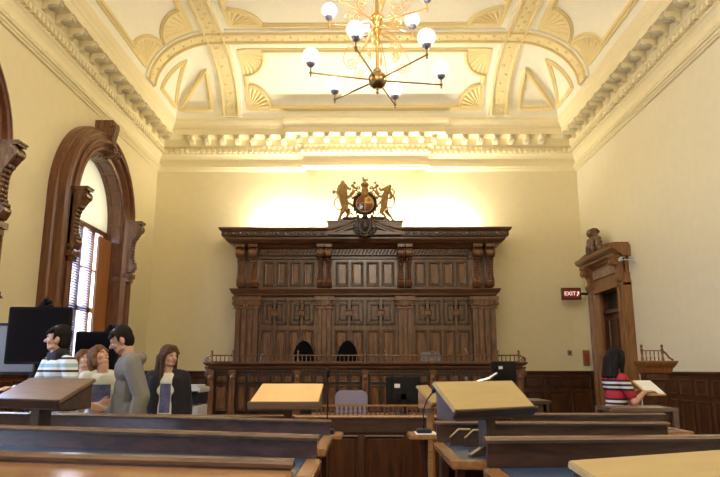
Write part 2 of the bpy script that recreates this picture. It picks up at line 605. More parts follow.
# inward direction per path corner (mitred)
inn = [(1, 1), (1, -1), (-1, -1), (-1, -1), (1, -1), (1, -1), (-1, -1), (-1, 1)]
frames = []
for (px, py), (ix, iy) in zip(path, inn):
    frames.append([(px + ix * d, py + iy * d, z) for d, z in prof])
cor = sroot('trim_7')
MB().sweep(frames, closed=True).build('cornice', 'cornice_paint', cor)
# dentil course
mb = MB()
def dent(mb, a, b, fixed, axis, inward):
    x = a
    while x < b - 0.04:
        if axis == 'X': mb.box(x, x + 0.065, fixed, fixed + inward * 0.07, CB + .415, CB + .51)
        else: mb.box(fixed, fixed + inward * 0.07, x, x + 0.065, CB + .415, CB + .51)
        x += 0.125
dent(mb, 3.0, YB - 0.2, XL + 0.13, 'Y', 1)
dent(mb, 3.0, YB - 0.2, XR - 0.13, 'Y', -1)
dent(mb, XL + 0.2, BX0 - 0.15, YB - 0.13, 'X', -1)
dent(mb, BX0 - 0.1, BX1 + 0.1, YB - BP - 0.13, 'X', -1)
dent(mb, BX1 + 0.2, XR - 0.2, YB - 0.13, 'X', -1)
mb.build('dentil_band', 'cornice_paint', cor)
# egg bead along the lower moulding
mb = MB()
y = 3.0
while y < YB - 0.1:
    for s_, X in ((1, XL), (-1, XR)):
        mb.sphere((X + s_ * 0.075, y, CB + .125), (0.03, 0.022, 0.028), 6, 4)
    y += 0.075
mb.build('bead_band', 'cornice_paint', cor, smooth=True)
# modillions: leafy brackets under the corona
mb = MB()
mb.prism([(-0.19, 0.175), (-0.45, 0.175), (-0.46, 0.13), (-0.43, 0.06), (-0.36, 0.03), (-0.30, 0.05), (-0.26, 0.02), (-0.22, 0.0), (-0.19, 0.0)], 'X', -0.065, 0.065)
modi = mb.build('modillion', 'cornice_paint', None, bevel=0.012)
lf = MB()
for k, (sx, sz) in enumerate(((-0.042, 0.03), (0, 0.0), (0.042, 0.03))):
    lf.sphere((sx, -0.35, 0.045 + sz * 0.3), (0.030, 0.10, 0.040), 10, 6)
lf.sphere((0, -0.445, 0.09), (0.055, 0.03, 0.045), 10, 6)
for sx in (-0.04, 0, 0.04): lf.sphere((sx, -0.45, 0.15), (0.020, 0.024, 0.024), 8, 5)
leaf = lf.build('acanthus_leaf', 'modillion_grey', modi, smooth=True)
first = True
def put_mod(x, y, rz):
    global first
    if first:
        o = modi; first = False; o.parent = cor
    else:
        o = copy_tree(modi, cor)
    o.location = (x, y, CB + 0.585); o.rotation_euler = (0, 0, rz)
k = 0
yy = 13.9
mods = []
while yy > 6.2:
    mods.append((XL, yy, R(90))); mods.append((XR, yy + 0.0, R(-90))); yy -= 0.415
for x_ in [-4.05 + 0.36 * i for i in range(8)]: mods.append((x_, YB, 0)); mods.append((-x_ + 0.08, YB, 0))
for x_ in [-1.26 + 0.364 * i for i in range(8)]: mods.append((x_ + 0.02, YB - BP, 0))
for m_ in mods: put_mod(*m_)

# ------------------------------------------------------------------ ceiling (coved)
WXL = RX0 - (XL + CD); WXR = (XR - CD) - RX1; WY = (YB - CD) - RY
HC = ZC - CT
WF = FY - (YF + CD)
LC = 1.5            # unrolled length of the cove in (u,v)
def cmap(u, v):
    def ax(t, lo, hi, wlo, whi):
        if t < lo:
            s_ = min(1.0, (lo - t) / LC) * PI / 2
            return lo - wlo * math.sin(s_), 1 - math.cos(s_)
        if t > hi:
            s_ = min(1.0, (t - hi) / LC) * PI / 2
            return hi + whi * math.sin(s_), 1 - math.cos(s_)
        return t, 0.0
    x, dx = ax(u, RX0, RX1, WXL, WXR)
    y, dy = ax(v, FY, RY, WF, WY)
    return Vector((x, y, ZC - HC * max(dx, dy)))
def cnorm(u, v):
    e = 0.01
    a = cmap(u + e, v) - cmap(u - e, v); b = cmap(u, v + e) - cmap(u, v - e)
    n = a.cross(b)
    if n.length < 1e-9: return Vector((0, 0, -1))
    n.normalize()
    if n.z > 0: n = -n
    if abs(n.z) < 1e-3:
        c = Vector((0, 6, 5)) - cmap(u, v)
        if n.dot(c) < 0: n = -n
    return n
us = [RX0 - LC + LC * i / 24 for i in range(24)] + [RX0 + (RX1 - RX0) * i / 6 for i in range(7)] + [RX1 + LC * (i + 1) / 24 for i in range(24)]
vs_ = [FY - LC + LC * i / 24 for i in range(24)] + [FY + (RY - FY) * i / 10 for i in range(11)] + [RY + LC * (i + 1) / 24 for i in range(24)]
mb = MB()
V = [cmap(u, v) for u in us for v in vs_]
nv = len(vs_)
F = [(i * nv + j, i * nv + j + 1, (i + 1) * nv + j + 1, (i + 1) * nv + j) for i in range(len(us) - 1) for j in range(nv - 1)]
mb.add(V, F)
ceil = mb.build('ceiling', 'ceiling_white', smooth=True)
tag(ceil, kind='structure')
# roof slab above so no light leaks
tag(MB().box(XL - 0.6, XR + 0.5, YF - 0.4, YB + 0.4, ZC + 0.05, ZC + 0.15).build('ceiling_slab', 'ceiling_white'), kind='structure')

def densify(pts, step=0.09):
    out = []
    for i in range(len(pts) - 1):
        a, b = pts[i], pts[i + 1]
        L = math.hypot(b[0] - a[0], b[1] - a[1])
        n = max(1, int(L / step))
        for k in range(n):
            out.append((a[0] + (b[0] - a[0]) * k / n, a[1] + (b[1] - a[1]) * k / n))
    out.append(pts[-1])
    return out

def drape(mb, pts, prof, closed=False):
    """sweep profile [(side, height)] along a (u,v) path laid on the ceiling"""
    p = densify(pts)
    if closed: p = p[:-1]
    fr = []
    n = len(p)
    for i in range(n):
        a = p[(i - 1) % n] if closed else p[max(i - 1, 0)]
        b = p[(i + 1) % n] if closed else p[min(i + 1, n - 1)]
        P = cmap(*p[i]); N = cnorm(*p[i])
        T = cmap(*b) - cmap(*a)
        if T.length < 1e-9: continue
        T.normalize(); S = T.cross(N).normalized()
        fr.append([tuple(P + S * s_ + N * h) for s_, h in prof])
    mb.sweep(fr, closed)

def mould(w_, h):
    return [(-w_ / 2, -0.01), (-w_ / 2, h * .5), (-w_ * .3, h * .6), (-w_ * .2, h), (w_ * .2, h), (w_ * .3, h * .6), (w_ / 2, h * .5), (w_ / 2, -0.01)]
def band(w_, h):
    return [(-w_ / 2, -0.01), (-w_ / 2, h), (w_ / 2, h), (w_ / 2, -0.01)]

def rib(name, pts):
    rt = sroot(name)
    a = MB(); drape(a, pts, band(0.50, 0.05)); a.build('soffit', 'ceiling_white', rt)
    a = MB(); drape(a, pts, band(0.22, 0.065)); a.build('foliage_band', 'ceiling_yellow', rt)
    for sd in (-1, 1):
        a = MB()
        drape(a, pts, [(sd * 0.17 + q, h) for q, h in mould(0.07, 0.10)])
        a.build('edge_moulding', 'moulding_yellow', rt)
    # leaf relief
    a = MB()
    p = densify(pts, 0.16)
    for i, q in enumerate(p[1:-1]):
        P = cmap(*q); N = cnorm(*q); T = (cmap(*p[i + 2]) - cmap(*p[i]))
        if T.length < 1e-6: continue
        T.normalize(); S = T.cross(N).normalized()
        sd = 1 if i % 2 else -1
        c = P + N * 0.065 + S * sd * 0.045
        a.sphere(tuple(c), 0.032, 6, 4)
    a.build('leaf_relief', 'ceiling_yellow', rt, smooth=True)
    return rt

E_ = LC - 0.02
rib('trim_8', [(RX0, FY), (RX0, RY + E_)])
rib('trim_9', [(RX1, FY), (RX1, RY + E_)])
rib('trim_10', [(RX0 - E_, RY), (RX1 + E_, RY)])
rib('trim_11', [(RX0 - E_, 8.2), (RX1 + E_, 8.2)])
rib('trim_12', [(RX0 - E_, 4.4), (RX1 + E_, 4.4)])

def arc_uv(cu, cv, ru, rv, a0, a1, n=12):
    return [(cu + ru * math.cos(a0 + (a1 - a0) * i / n), cv + rv * math.sin(a0 + (a1 - a0) * i / n)) for i in range(n + 1)]

def shell(mb, cu, cv, ru, rv, a0, a1, nr=7):
    """fluted quarter shell"""
    NA = nr * 6; NRr = 5
    vs = []; fs = []
    for i in range(NA + 1):
        a = a0 + (a1 - a0) * i / NA
        for k in range(NRr + 1):
            t = k / NRr
            u, v = cu + ru * t * math.cos(a), cv + rv * t * math.sin(a)
            h = 0.015 + 0.035 * t * abs(math.sin(a_ := (i / 6.0) * PI))
            P = cmap(u, v) + cnorm(u, v) * h
            vs.append(tuple(P))
    for i in range(NA):
        for k in range(NRr):
            q = i * (NRr + 1) + k
            fs.append((q, q + 1, q + NRr + 2, q + NRr + 1))
    mb.add(vs, fs)

def framed(name, u0, u1, v0, v1, ru, rv):
    """panel frame with concave fan-filled corners"""
    rt = sroot(name)
    pts = []
    pts += arc_uv(u0, v0, ru, rv, PI / 2, 0)
    pts += arc_uv(u1, v0, ru, rv, PI, PI / 2)
    pts += arc_uv(u1, v1, ru, rv, 3 * PI / 2, PI)
    pts += arc_uv(u0, v1, ru, rv, 2 * PI, 3 * PI / 2)
    pts.append(pts[0])
    a = MB(); drape(a, pts, mould(0.10, 0.07), True); a.build('frame_moulding', 'moulding_yellow', rt)
    outer = [(u0, v0), (u1, v0), (u1, v1), (u0, v1), (u0, v0)]
    a = MB(); drape(a, outer, band(0.13, 0.028), True); a.build('outer_fillet', 'moulding_yellow', rt)
    for cu, cv, s0 in ((u0, v0, 0), (u1, v0, 90), (u1, v1, 180), (u0, v1, 270)):
        a = MB(); shell(a, cu, cv, ru * .92, rv * .92, R(s0), R(s0 + 90)); a.build('fan_shell', 'moulding_yellow', rt, smooth=True)
    return rt

framed('trim_13', RX0 + 0.42, RX1 - 0.42, RY + 0.28, RY + LC * .86, 0.50, 0.42)     # back cove
framed('trim_14', RX0 + 0.42, RX1 - 0.42, 8.6, RY - 0.42, 0.60, 0.60)               # flat bay
framed('trim_15', RX0 + 0.42, RX1 - 0.42, 4.8, 7.8, 0.60, 0.60)
framed('trim_16', RX0 - LC * .86, RX0 - 0.3, 8.6, RY - 0.35, 0.45, 0.75)
framed('trim_17', RX1 + 0.3, RX1 + LC * .86, 8.6, RY - 0.35, 0.45, 0.75)
framed('trim_18', RX0 - LC * .86, RX0 - 0.3, 4.8, 7.85, 0.45, 0.75)
framed('trim_19', RX1 + 0.3, RX1 + LC * .86, 4.8, 7.85, 0.45, 0.75)

def tri(name, pts):
    rt = sroot(name)
    a = MB(); drape(a, pts + [pts[0]], mould(0.10, 0.07), True); a.build('triangle_moulding', 'moulding_yellow', rt)
n_ = 20
for sg, xr in ((-1, RX0), (1, RX1)):
    o = 0.30
    # on the back cove
    tri('trim_%d' % n_, [(xr + sg * 0.34, RY + 0.62), (xr + sg * 0.34, RY + LC * .88), (xr + sg * (LC * .72), RY + LC * .88)]); n_ += 1
    # on the side cove
    tri('trim_%d' % n_, [(xr + sg * 0.62, RY + 0.34), (xr + sg * LC * .88, RY + 0.34), (xr + sg * LC * .88, RY + LC * .72)]); n_ += 1

# ================================================================== WINDOWS
def arch_path(yc, r, z0, n=28):
    pts = [(yc - r, z0), (yc - r, SPR)]
    pts += [(yc - r * math.cos(PI * i / n), SPR + r * math.sin(PI * i / n)) for i in range(1, n)]
    pts += [(yc + r, SPR), (yc + r, z0)]
    return pts

def arch_sweep(mb, yc, prof, z0):
    """prof list (radius, X protrusion from wall face)"""
    paths = [arch_path(yc, r, z0) for r, p in prof]
    fr = []
    for i in range(len(paths[0])):
        fr.append([(XL + prof[k][1], paths[k][i][0], paths[k][i][1]) for k in range(len(prof))])
    mb.sweep(fr)

def cprof(t):
    return 0.34 + 0.58 * math.exp(-((t - .12) / .17) ** 2) + 0.30 * math.exp(-((t - .88) / .11) ** 2)


def console(mb, x0, y, w_, z1, h, dep):
    """scrolled console bracket; x0 = face it grows from (towards +X), y centre"""
    prof_ = []
    N = 22
    for i in range(N + 1):
        t = i / N
        z = z1 - h * t
        d = dep * cprof(t)
        prof_.append((x0 + max(d, 0.03), z))
    poly = [(x0 - 0.02, z1)] + prof_ + [(x0 - 0.02, z1 - h)]
    mb.prism(poly, 'Y', y - w_ / 2, y + w_ / 2)
    # scrolls, side volutes
    for s_ in (-1, 1):
        sp = spiral(x0 + dep * 0.72, z1 - dep * 0.36, dep * 0.30, 0.008, 2.0, PI / 2, -1, 30)
        mb.tube([(p[0], y + s_ * w_ * 0.48, p[1]) for p in sp], 0.018, 6)
        sp = spiral(x0 + dep * 0.20, z1 - h + dep * 0.20, dep * 0.17, 0.006, 1.6, -PI / 2, 1, 24)
        mb.tube([(p[0], y + s_ * w_ * 0.48, p[1]) for p in sp], 0.014, 6)
    mb.lathe(x0 + dep * 0.72, y - w_ * .55, [(dep * .28, 0), (dep * .28, w_ * 1.1)], 16, 'Y', z1 - dep * .36)
    # leaf down the front
    for i in range(9):
        t = 0.28 + 0.6 * i / 9
        z = z1 - h * t
        d = dep * cprof(t)
        for sy in (-1, 0, 1):
            mb.sphere((x0 + d, y + sy * w_ * .27, z), (0.03, w_ * .16, 0.035), 8, 5)
    # abacus
    mb.box(x0 - 0.02, x0 + dep * 1.02, y - w_ * .56, y + w_ * .56, z1, z1 + 0.03)
    mb.box(x0 - 0.02, x0 + dep * 1.08, y - w_ * .60, y + w_ * .60, z1 + 0.03, z1 + 0.055)

def make_window(n, yc, detail=True):
    rt = sroot('window_%d' % n, (XL, yc, 0))
    mb = MB()
    arch_sweep(mb, yc, [(1.55, -0.02), (1.55, .12), (1.53, .15), (1.50, .16), (1.49, .26), (1.45, .30), (1.42, .30), (1.41, .27), (1.37, .26), (1.34, .28), (1.34, .32),
                        (1.30, .35), (1.27, .33), (1.26, .28), (1.20, .27), (1.18, .30), (1.14, .31), (1.12, .28), (1.10, .22), (1.06, .20), (1.055, -0.14), (1.14, -0.14), (1.14, -0.02)], 0.0)
    mb.build('casing', 'walnut_window', rt, smooth=30)
    # panels on the reveal
    mb = MB()
    nn = 9
    for i in range(nn):
        a0 = PI * (i + .12) / nn; a1 = PI * (i + .88) / nn
        fr = []
        for k in range(7):
            a = a0 + (a1 - a0) * k / 6
            fr.append([(XL + x_, yc - r_ * math.cos(a), SPR + r_ * math.sin(a)) for r_, x_ in ((1.056, -0.05), (1.035, -0.05), (1.035, -0.02), (1.05, 0.0), (1.05, 0.13), (1.035, 0.15), (1.035, 0.18), (1.056, 0.18))])
        mb.sweep(fr)
    for sd in (-1, 1):
        for z0, z1 in ((0.3, 0.95), (1.1, 2.0), (2.1, 3.1), (3.2, 4.15)):
            mb.box(XL - 0.05, XL - 0.02, yc + sd * 1.035, yc + sd * 1.056, z0, z1)
            mb.box(XL + 0.15, XL + 0.18, yc + sd * 1.035, yc + sd * 1.056, z0, z1)
            mb.box(XL - 0.05, XL + 0.18, yc + sd * 1.035, yc + sd * 1.056, z0, z0 + 0.04)
            mb.box(XL - 0.05, XL + 0.18, yc + sd * 1.035, yc + sd * 1.056, z1 - 0.04, z1)
    mb.build('reveal_panelling', 'walnut_window', rt)
    # consoles at the springing
    for sd in (-1, 1):
        mb = MB()
        console(mb, XL + 0.27, yc + sd * 1.24, 0.20, SPR + 0.08, 0.95, 0.26)
        mb.build('console', 'oak_canopy', rt, smooth=40)
        mb = MB()
        mb.box(XL + 0.24, XL + 0.40, yc + sd * 1.24 - .13, yc + sd * 1.24 + .13, SPR - 0.98, SPR - 0.90)
        mb.box(XL + 0.24, XL + 0.37, yc + sd * 1.24 - .10, yc + sd * 1.24 + .10, SPR - 1.06, SPR - 0.98)
        mb.build('console_foot', 'walnut_window', rt)
    # keystone
    mb = MB()
    ztop = SPR + 1.55 + 0.20
    poly = [(XL, SPR + 1.04), (XL + .32, SPR + 1.06), (XL + .37, SPR + 1.12), (XL + .36, SPR + 1.24), (XL + .33, SPR + 1.38), (XL + .34, SPR + 1.52), (XL + .38, ztop - .12), (XL + .37, ztop - .05), (XL + .31, ztop - .01), (XL + .22, ztop), (XL, ztop)]
    mb.prism([(p[0], p[1]) for p in poly], 'Y', yc - 0.085, yc + 0.085)
    for sy in (-0.065, -0.022, 0.022, 0.065):
        mb.tube([(XL + .35, yc + sy * .7, SPR + 1.12), (XL + .365, yc + sy * .8, SPR + 1.24), (XL + .335, yc + sy, SPR + 1.38), (XL + .385, yc + sy, ztop - .12)], 0.017, 6)
    for sy in (-.11, .11):
        sp = spiral(XL + .36, SPR + 1.14, .09, .01, 2, PI / 2, -1, 26)
        mb.tube([(p[0], yc + sy, p[1]) for p in sp], .018, 6)
        sp = spiral(XL + .31, ztop - .08, .06, .01, 2, PI / 2, -1, 20)
        mb.tube([(p[0], yc + sy, p[1]) for p in sp], .014, 6)
    mb.build('keystone', 'oak_canopy', rt, smooth=40)
    # sash
    xs = XL - 0.11
    TR = 3.95
    mb = MB()
    for yy in (-1.02, -0.55, -0.08, 0.42, 0.95):
        hw = 0.085
        mb.box(xs - 0.05, xs + 0.03, yc + yy - hw, yc + yy + hw, SILL, TR)
    for z in (SILL, 2.45, TR - .02):
        mb.box(xs - 0.05, xs + 0.03, yc - 1.06, yc + 1.06, z, z + 0.09)
    mb.box(xs - .04, xs + .02, yc - 1.06, yc + 1.06, 3.2, 3.24)
    mb.build('sash', 'walnut_window', rt)
    mb = MB()
    mb.box(xs - 0.02, xs - 0.012, yc - 1.05, yc + 1.05, SILL, TR)
    mb.build('pane', 'window_glass', rt)
    mb = MB()
    z = SILL + 0.08 if detail else 99
    while z < TR - 0.04:
        for a_, b_ in ((-0.93, -0.64), (-0.46, -0.17), (0.01, 0.33)):
            mb.add([(xs + .035, yc + a_, z + .016), (xs + .035, yc + b_, z + .016), (xs + .075, yc + b_, z - .012), (xs + .075, yc + a_, z - .012),
                    (xs + .035, yc + a_, z + .018), (xs + .035, yc + b_, z + .018), (xs + .075, yc + b_, z - .010), (xs + .075, yc + a_, z - .010)],
                   [(0, 1, 2, 3), (4, 7, 6, 5), (0, 4, 5, 1), (1, 5, 6, 2), (2, 6, 7, 3), (3, 7, 4, 0)])
        z += 0.045
    if detail: mb.build('blind', 'blind_slat', rt)
    # shutter leaf folded on the far side
    mb = MB()
    mb.box(xs + .09, xs + .13, yc + .48, yc + 1.03, SILL + .05, 3.85)
    mb.build('shutter', 'orange_oak', rt)
    # lunette: plain shade in the arch head, curved transom frame
    mb = MB()
    pts = [(yc - 1.06 * math.cos(PI * i / 24), SPR + 1.06 * math.sin(PI * i / 24)) for i in range(25)]
    mb.prism([(yc - 1.06, TR + .05)] + pts + [(yc + 1.06, TR + .05)], 'X', xs - .01, xs + .01)
    mb.build('lunette', 'lunette_shade', rt)
    mb = MB(); mb.box(XL - .15, XL + .02, yc - 1.06, yc + 1.06, SILL - .04, SILL + .02); mb.build('sill_board', 'walnut_window', rt)
    mb = MB()
    mb.box(XL - .14, XL - .02, yc - 1.06, yc + 1.06, 0, SILL - .04)
    mb.build('apron', 'walnut_window', rt)
    return rt

for i, yc in enumerate(WINS): make_window(i + 1, yc, i < 2)

# ================================================================== DOOR
dr = sroot('door_1', (XR, DY, 0))
def dbox(mb, p, y0, y1, z0, z1, q=0.0):
    mb.box(XR - p, XR - q, DY + y0, DY + y1, z0, z1)
for sd in (-1, 1):
    mb = MB()
    poly = [(0, .0), (.05, 0), (.05, .05), (.16, .08), (.16, .18), (.12, .19), (.12, .28), (.17, .31), (.17, .39), (0, .39)]
    # jamb profile (protrusion, offset from opening)
    fr = []
    for z in (0.0, DZ + .02):
        fr.append([(XR - p, DY + sd * (DHW + q - .06), z) for p, q in poly])
    mb.sweep(fr)
    mb.build('jamb', 'door_oak', dr)
mb = MB(); dbox(mb, .16, -.95, .95, DZ - .02, DZ + .08); dbox(mb, .12, -.93, .93, DZ + .08, DZ + .22); mb.build('architrave', 'door_oak', dr)
mb = MB()
dbox(mb, .10, -.90, .90, DZ + .22, DZ + .52)
for i in range(17):
    y = -.62 + i * .0775
    mb.tube([(XR - .12, DY + y, DZ + .27), (XR - .13, DY + y + .015, DZ + .36), (XR - .12, DY + y + .03, DZ + .45)], .022, 6)
mb.build('fluted_frieze', 'door_oak', dr, smooth=True)
for sd in (-1, 1):
    mb = MB()
    M = Matrix.Identity(4)
    console(mb, 0, 0, .16, 0, .46, .22)
    mb.fn(lambda v: (XR - .10 - v[0], DY + sd * .82 + v[1], DZ + .51 + v[2]))
    mb.build('console', 'door_oak', dr, smooth=40)
    # low blocks of the broken pediment
    mb = MB()
    sec = [(0, 0), (.20, 0), (.24, .02), (.28, .03), (.29, .06), (0, .06)]
    mb.sweep([[(XR - p, DY + sd * yv, DZ + .73 + h + rise) for p, h in sec] for yv, rise in ((.98, 0.0), (.38, .06))])
    mb.build('pediment_block', 'door_oak', dr)
mb = MB()
sec = [(0, 0), (.14, 0), (.18, .04), (.24, .06), (.26, .10), (.32, .13), (.35, .16), (.36, .22), (0, .22)]
mb.sweep([[(XR - p, DY + yv, DZ + .52 + h) for p, h in sec] for yv in (-1.04, 1.10)])
mb.build('cornice', 'door_oak', dr)
for yy_ in (-DHW, DHW):
    q = 1 if yy_ > 0 else -1
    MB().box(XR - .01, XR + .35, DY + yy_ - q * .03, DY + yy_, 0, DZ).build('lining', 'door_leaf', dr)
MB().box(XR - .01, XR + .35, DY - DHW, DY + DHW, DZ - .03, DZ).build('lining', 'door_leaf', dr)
# carved crest in the broken pediment
mb = MB()
for sd in (-1, 1):
    pts = []
    for i in range(16):
        t = i / 15
        pts.append((XR - .22 - .05 * math.sin(t * PI), DY + sd * (.36 - .22 * t + .10 * math.sin(t * PI)), DZ + .78 + .45 * t))
    mb.tube(pts, [.07 - .03 * i / 15 for i in range(16)], 8)
    sp = spiral(0, 0, .11, .01, 1.6, -PI / 2, sd, 20)
    mb.tube([(XR - .25, DY + sd * .34 + p[0], DZ + .86 + p[1]) for p in sp], .03, 6)
    for k in range(4):
        mb.sphere((XR - .22, DY + sd * (.40 - .06 * k), DZ + .86 + .09 * k), (.07, .07, .05), 8, 5)
mb.sphere((XR - .25, DY, DZ + 1.02), (.12, .15, .22), 12, 8)
mb.sphere((XR - .28, DY, DZ + 1.27), (.11, .14, .10), 12, 8)
for sy in (-.10, 0, .10):
    sp = spiral(0, 0, .10, .01, 1.5, PI, -1, 20)
    mb.tube([(XR - .26 - p[0], DY + sy, DZ + 1.26 + p[1]) for p in sp], .035, 6)
for sd in (-1, 1):
    sp = spiral(0, 0, .09, .01, 1.5, -PI / 2, -sd, 20)
    mb.tube([(XR - .30, DY + sd * .20 + p[0], DZ + 1.10 + p[1]) for p in sp], .028, 6)
mb.fn(lambda v: (v[0], DY + (v[1] - DY) * .85 + .15, v[2] - .08))
remesh(mb, 'carved_crest', 'oak_canopy', dr, .012, 1, world=True)
# leaf
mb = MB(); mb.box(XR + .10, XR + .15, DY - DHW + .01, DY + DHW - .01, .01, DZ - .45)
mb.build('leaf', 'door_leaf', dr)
def rp(mb, y0, y1, z0, z1):
    t = MB().raised(y0, y1, z0, z1, 0, .02, .04)
    t.fn(lambda v: (XR + .10 + v[1], DY - v[0], v[2])); mb.add(t.v, t.f)
for y0, y1 in ((-.54, -.06), (.06, .54)):
    for z0, z1 in ((.2, .9), (1.0, 1.75), (1.85, 2.45)):
        mb = MB(); rp(mb, y0, y1, z0, z1); mb.build('door_panel', 'door_leaf', dr)
mb = MB(); mb.box(XR + .02, XR + .2, DY - DHW, DY + DHW, DZ - .45, DZ - .38); mb.build('transom_bar', 'door_leaf', dr)
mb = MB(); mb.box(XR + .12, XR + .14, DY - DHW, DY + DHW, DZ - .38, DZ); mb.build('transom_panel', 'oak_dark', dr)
mb = MB(); mb.lathe(XR + .10, DY - .52, [(.012, 0), (.012, -.04), (.03, -.05), (.032, -.07), (.01, -.08)], 12, 'X', 1.05); mb.build('door_knob', 'brass', dr, smooth=True)

# ================================================================== JUDGES' CANOPY
YP = 13.9    # panel plane
cn = root('judges_canopy', 'tall dark carved oak panelled screen with heavy cornice behind the judges bench', 'panelled screen', (0, YP, 0))
MB().box(-2.72, 2.72, YP, YB - .13, 0, 4.2).build('carcass', 'oak_canopy', cn)
# main cornice (swept round three sides)
cp = [(0, 4.02), (.10, 4.03), (.14, 4.06), (.20, 4.10), (.28, 4.12), (.34, 4.17), (.36, 4.20), (.36, 4.23), (.42, 4.25), (.42, 4.35), (.46, 4.37), (.48, 4.41), (.48, 4.43), (0, 4.43)]
X0, X1 = -2.66, 2.66
mb = MB()
mb.sweep([[(X0 - d, YB - .13, z) for d, z in cp], [(X0 - d, YP - .06 - d, z) for d, z in cp], [(X1 + d, YP - .06 - d, z) for d, z in cp], [(X1 + d, YB - .13, z) for d, z in cp]])
mb.build('cornice', 'oak_canopy_x', cn)
mb = MB(); mb.box(X0, X1, YP - .1, YB - .14, 4.15, 4.42); mb.build('roof_board', 'oak_canopy', cn)
# pierced band (lozenges) on the cornice face
for sd in (-1, 1):
    mb = MB()
    x = .75
    while x < 3.05:
        mb.sphere((sd * x, YP - .06 - .425, 4.30), (.045, .025, .034), 10, 6)
        mb.box(sd * (x + .08) - .010, sd * (x + .08) + .010, YP - .06 - .435, YP - .06 - .42, 4.27, 4.33)
        x += .16
    mb.build('pierced_band', 'bench_cap', cn, smooth=40)
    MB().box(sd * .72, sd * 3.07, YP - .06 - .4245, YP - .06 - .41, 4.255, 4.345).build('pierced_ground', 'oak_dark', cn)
mb = MB()
x = -2.3
while x < 2.3:
    mb.sphere((x, YP - .10, 3.88), (.022, .03, .022), 6, 4); x += .065
mb.build('bead_row', 'bench_cap', cn, smooth=True)
mb = MB()
mb.box(-2.3, 2.3, YP - .10, YP, 3.90, 4.03)
for i in range(60):
    x = -2.25 + i * .0763
    mb.tube([(x - .03, YP - .11, 3.92), (x, YP - .125, 3.97), (x + .03, YP - .11, 4.01)], .014, 6)
mb.box(-2.3, 2.3, YP - .07, YP, 3.82, 3.87)
mb.build('carved_frieze', 'oak_canopy_x', cn)

def surround(x0, x1, z0, z1, y, name, par, t=.022, d=.034):  # moulding rim coloured dark to stand in for shade around the panel
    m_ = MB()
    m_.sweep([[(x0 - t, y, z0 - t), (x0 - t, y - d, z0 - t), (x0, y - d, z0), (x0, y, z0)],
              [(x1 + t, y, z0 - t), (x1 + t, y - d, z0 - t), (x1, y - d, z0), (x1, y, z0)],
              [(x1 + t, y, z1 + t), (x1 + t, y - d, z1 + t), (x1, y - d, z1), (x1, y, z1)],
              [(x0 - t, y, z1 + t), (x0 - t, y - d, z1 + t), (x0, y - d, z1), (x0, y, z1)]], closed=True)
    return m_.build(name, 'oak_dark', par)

bays = [(-2.28, -1.05), (-.70, .70), (1.02, 2.30)]
for a, b_ in bays:
    wd = (b_ - a - .06) / 4
    for i in range(4):
        x0 = a + .03 + i * wd
        mb = MB(); mb.raised(x0 + .045, x0 + wd - .045, 3.24, 3.74, YP, .028, .035); surround(x0 + .045, x0 + wd - .045, 3.24, 3.74, YP, 'panel_shade_moulding', mb.build('upper_panel', 'oak_canopy', cn))
        mb = MB(); mb.raised(x0 + .035, x0 + wd - .035, 1.3, 2.26, YP, .03, .04); surround(x0 + .05, x0 + wd - .05, 1.3, 2.26, YP, 'panel_shade_moulding', mb.build('lower_panel', 'oak_canopy', cn))
    hw = (b_ - a - .04) / 2
    for i in range(2):
        x0 = a + .02 + i * hw + .03; x1 = a + .02 + (i + 1) * hw - .03
        xm = (x0 + x1) / 2; zm = 2.64; z0, z1 = 2.38, 2.92
        # fret of nested L frames broken by a centre block; dark strips paint in depth shading
        for o, d, nm_, mt_ in ((0, .038, 'outer_fret', 'oak_dark'), (.045, .022, 'fret_panel', 'oak_canopy'), (.095, .038, 'inner_fret', 'oak_dark')):
            for (xa, xb, sl) in ((x0 + o, xm - .035, -1), (xm + .035, x1 - o, 1)):
                mb = MB()
                mb.box(xa, xb, YP - d, YP, z1 - o - .028, z1 - o)
                mb.box(xa, xb, YP - d, YP, z0 + o, z0 + o + .028)
                if sl < 0: mb.box(xa, xa + .028, YP - d, YP, z0 + o, z1 - o)
                else: mb.box(xb - .028, xb, YP - d, YP, z0 + o, z1 - o)
                mb.box(xb - .028 if sl < 0 else xa, xb if sl < 0 else xa + .028, YP - d, YP, z0 + o, zm - .08)
                mb.box(xb - .028 if sl < 0 else xa, xb if sl < 0 else xa + .028, YP - d, YP, zm + .08, z1 - o)
                mb.build(nm_, mt_, cn)
        mb = MB(); mb.box(xm - .11, xm + .11, YP - .03, YP, zm - .08, zm + .08); mb.raised(xm - .09, xm + .09, zm - .065, zm + .065, YP - .03, .018, .02)
        mb.build('centre_block', 'oak_canopy', cn)
# mid band mouldings with dentils
mb = MB()
bp = [(0, 2.98), (.05, 2.99), (.08, 3.03), (.08, 3.05), (.11, 3.06), (.13, 3.10), (.15, 3.14), (.15, 3.16), (0, 3.17)]
mb.sweep([[(X0 - .12 - d, YB - .13, z) for d, z in bp], [(X0 - .12 - d, YP - d, z) for d, z in bp], [(X1 + .12 + d, YP - d, z) for d, z in bp], [(X1 + .12 + d, YB - .13, z) for d, z in bp]])
mb.build('middle_moulding', 'oak_canopy_x', cn)
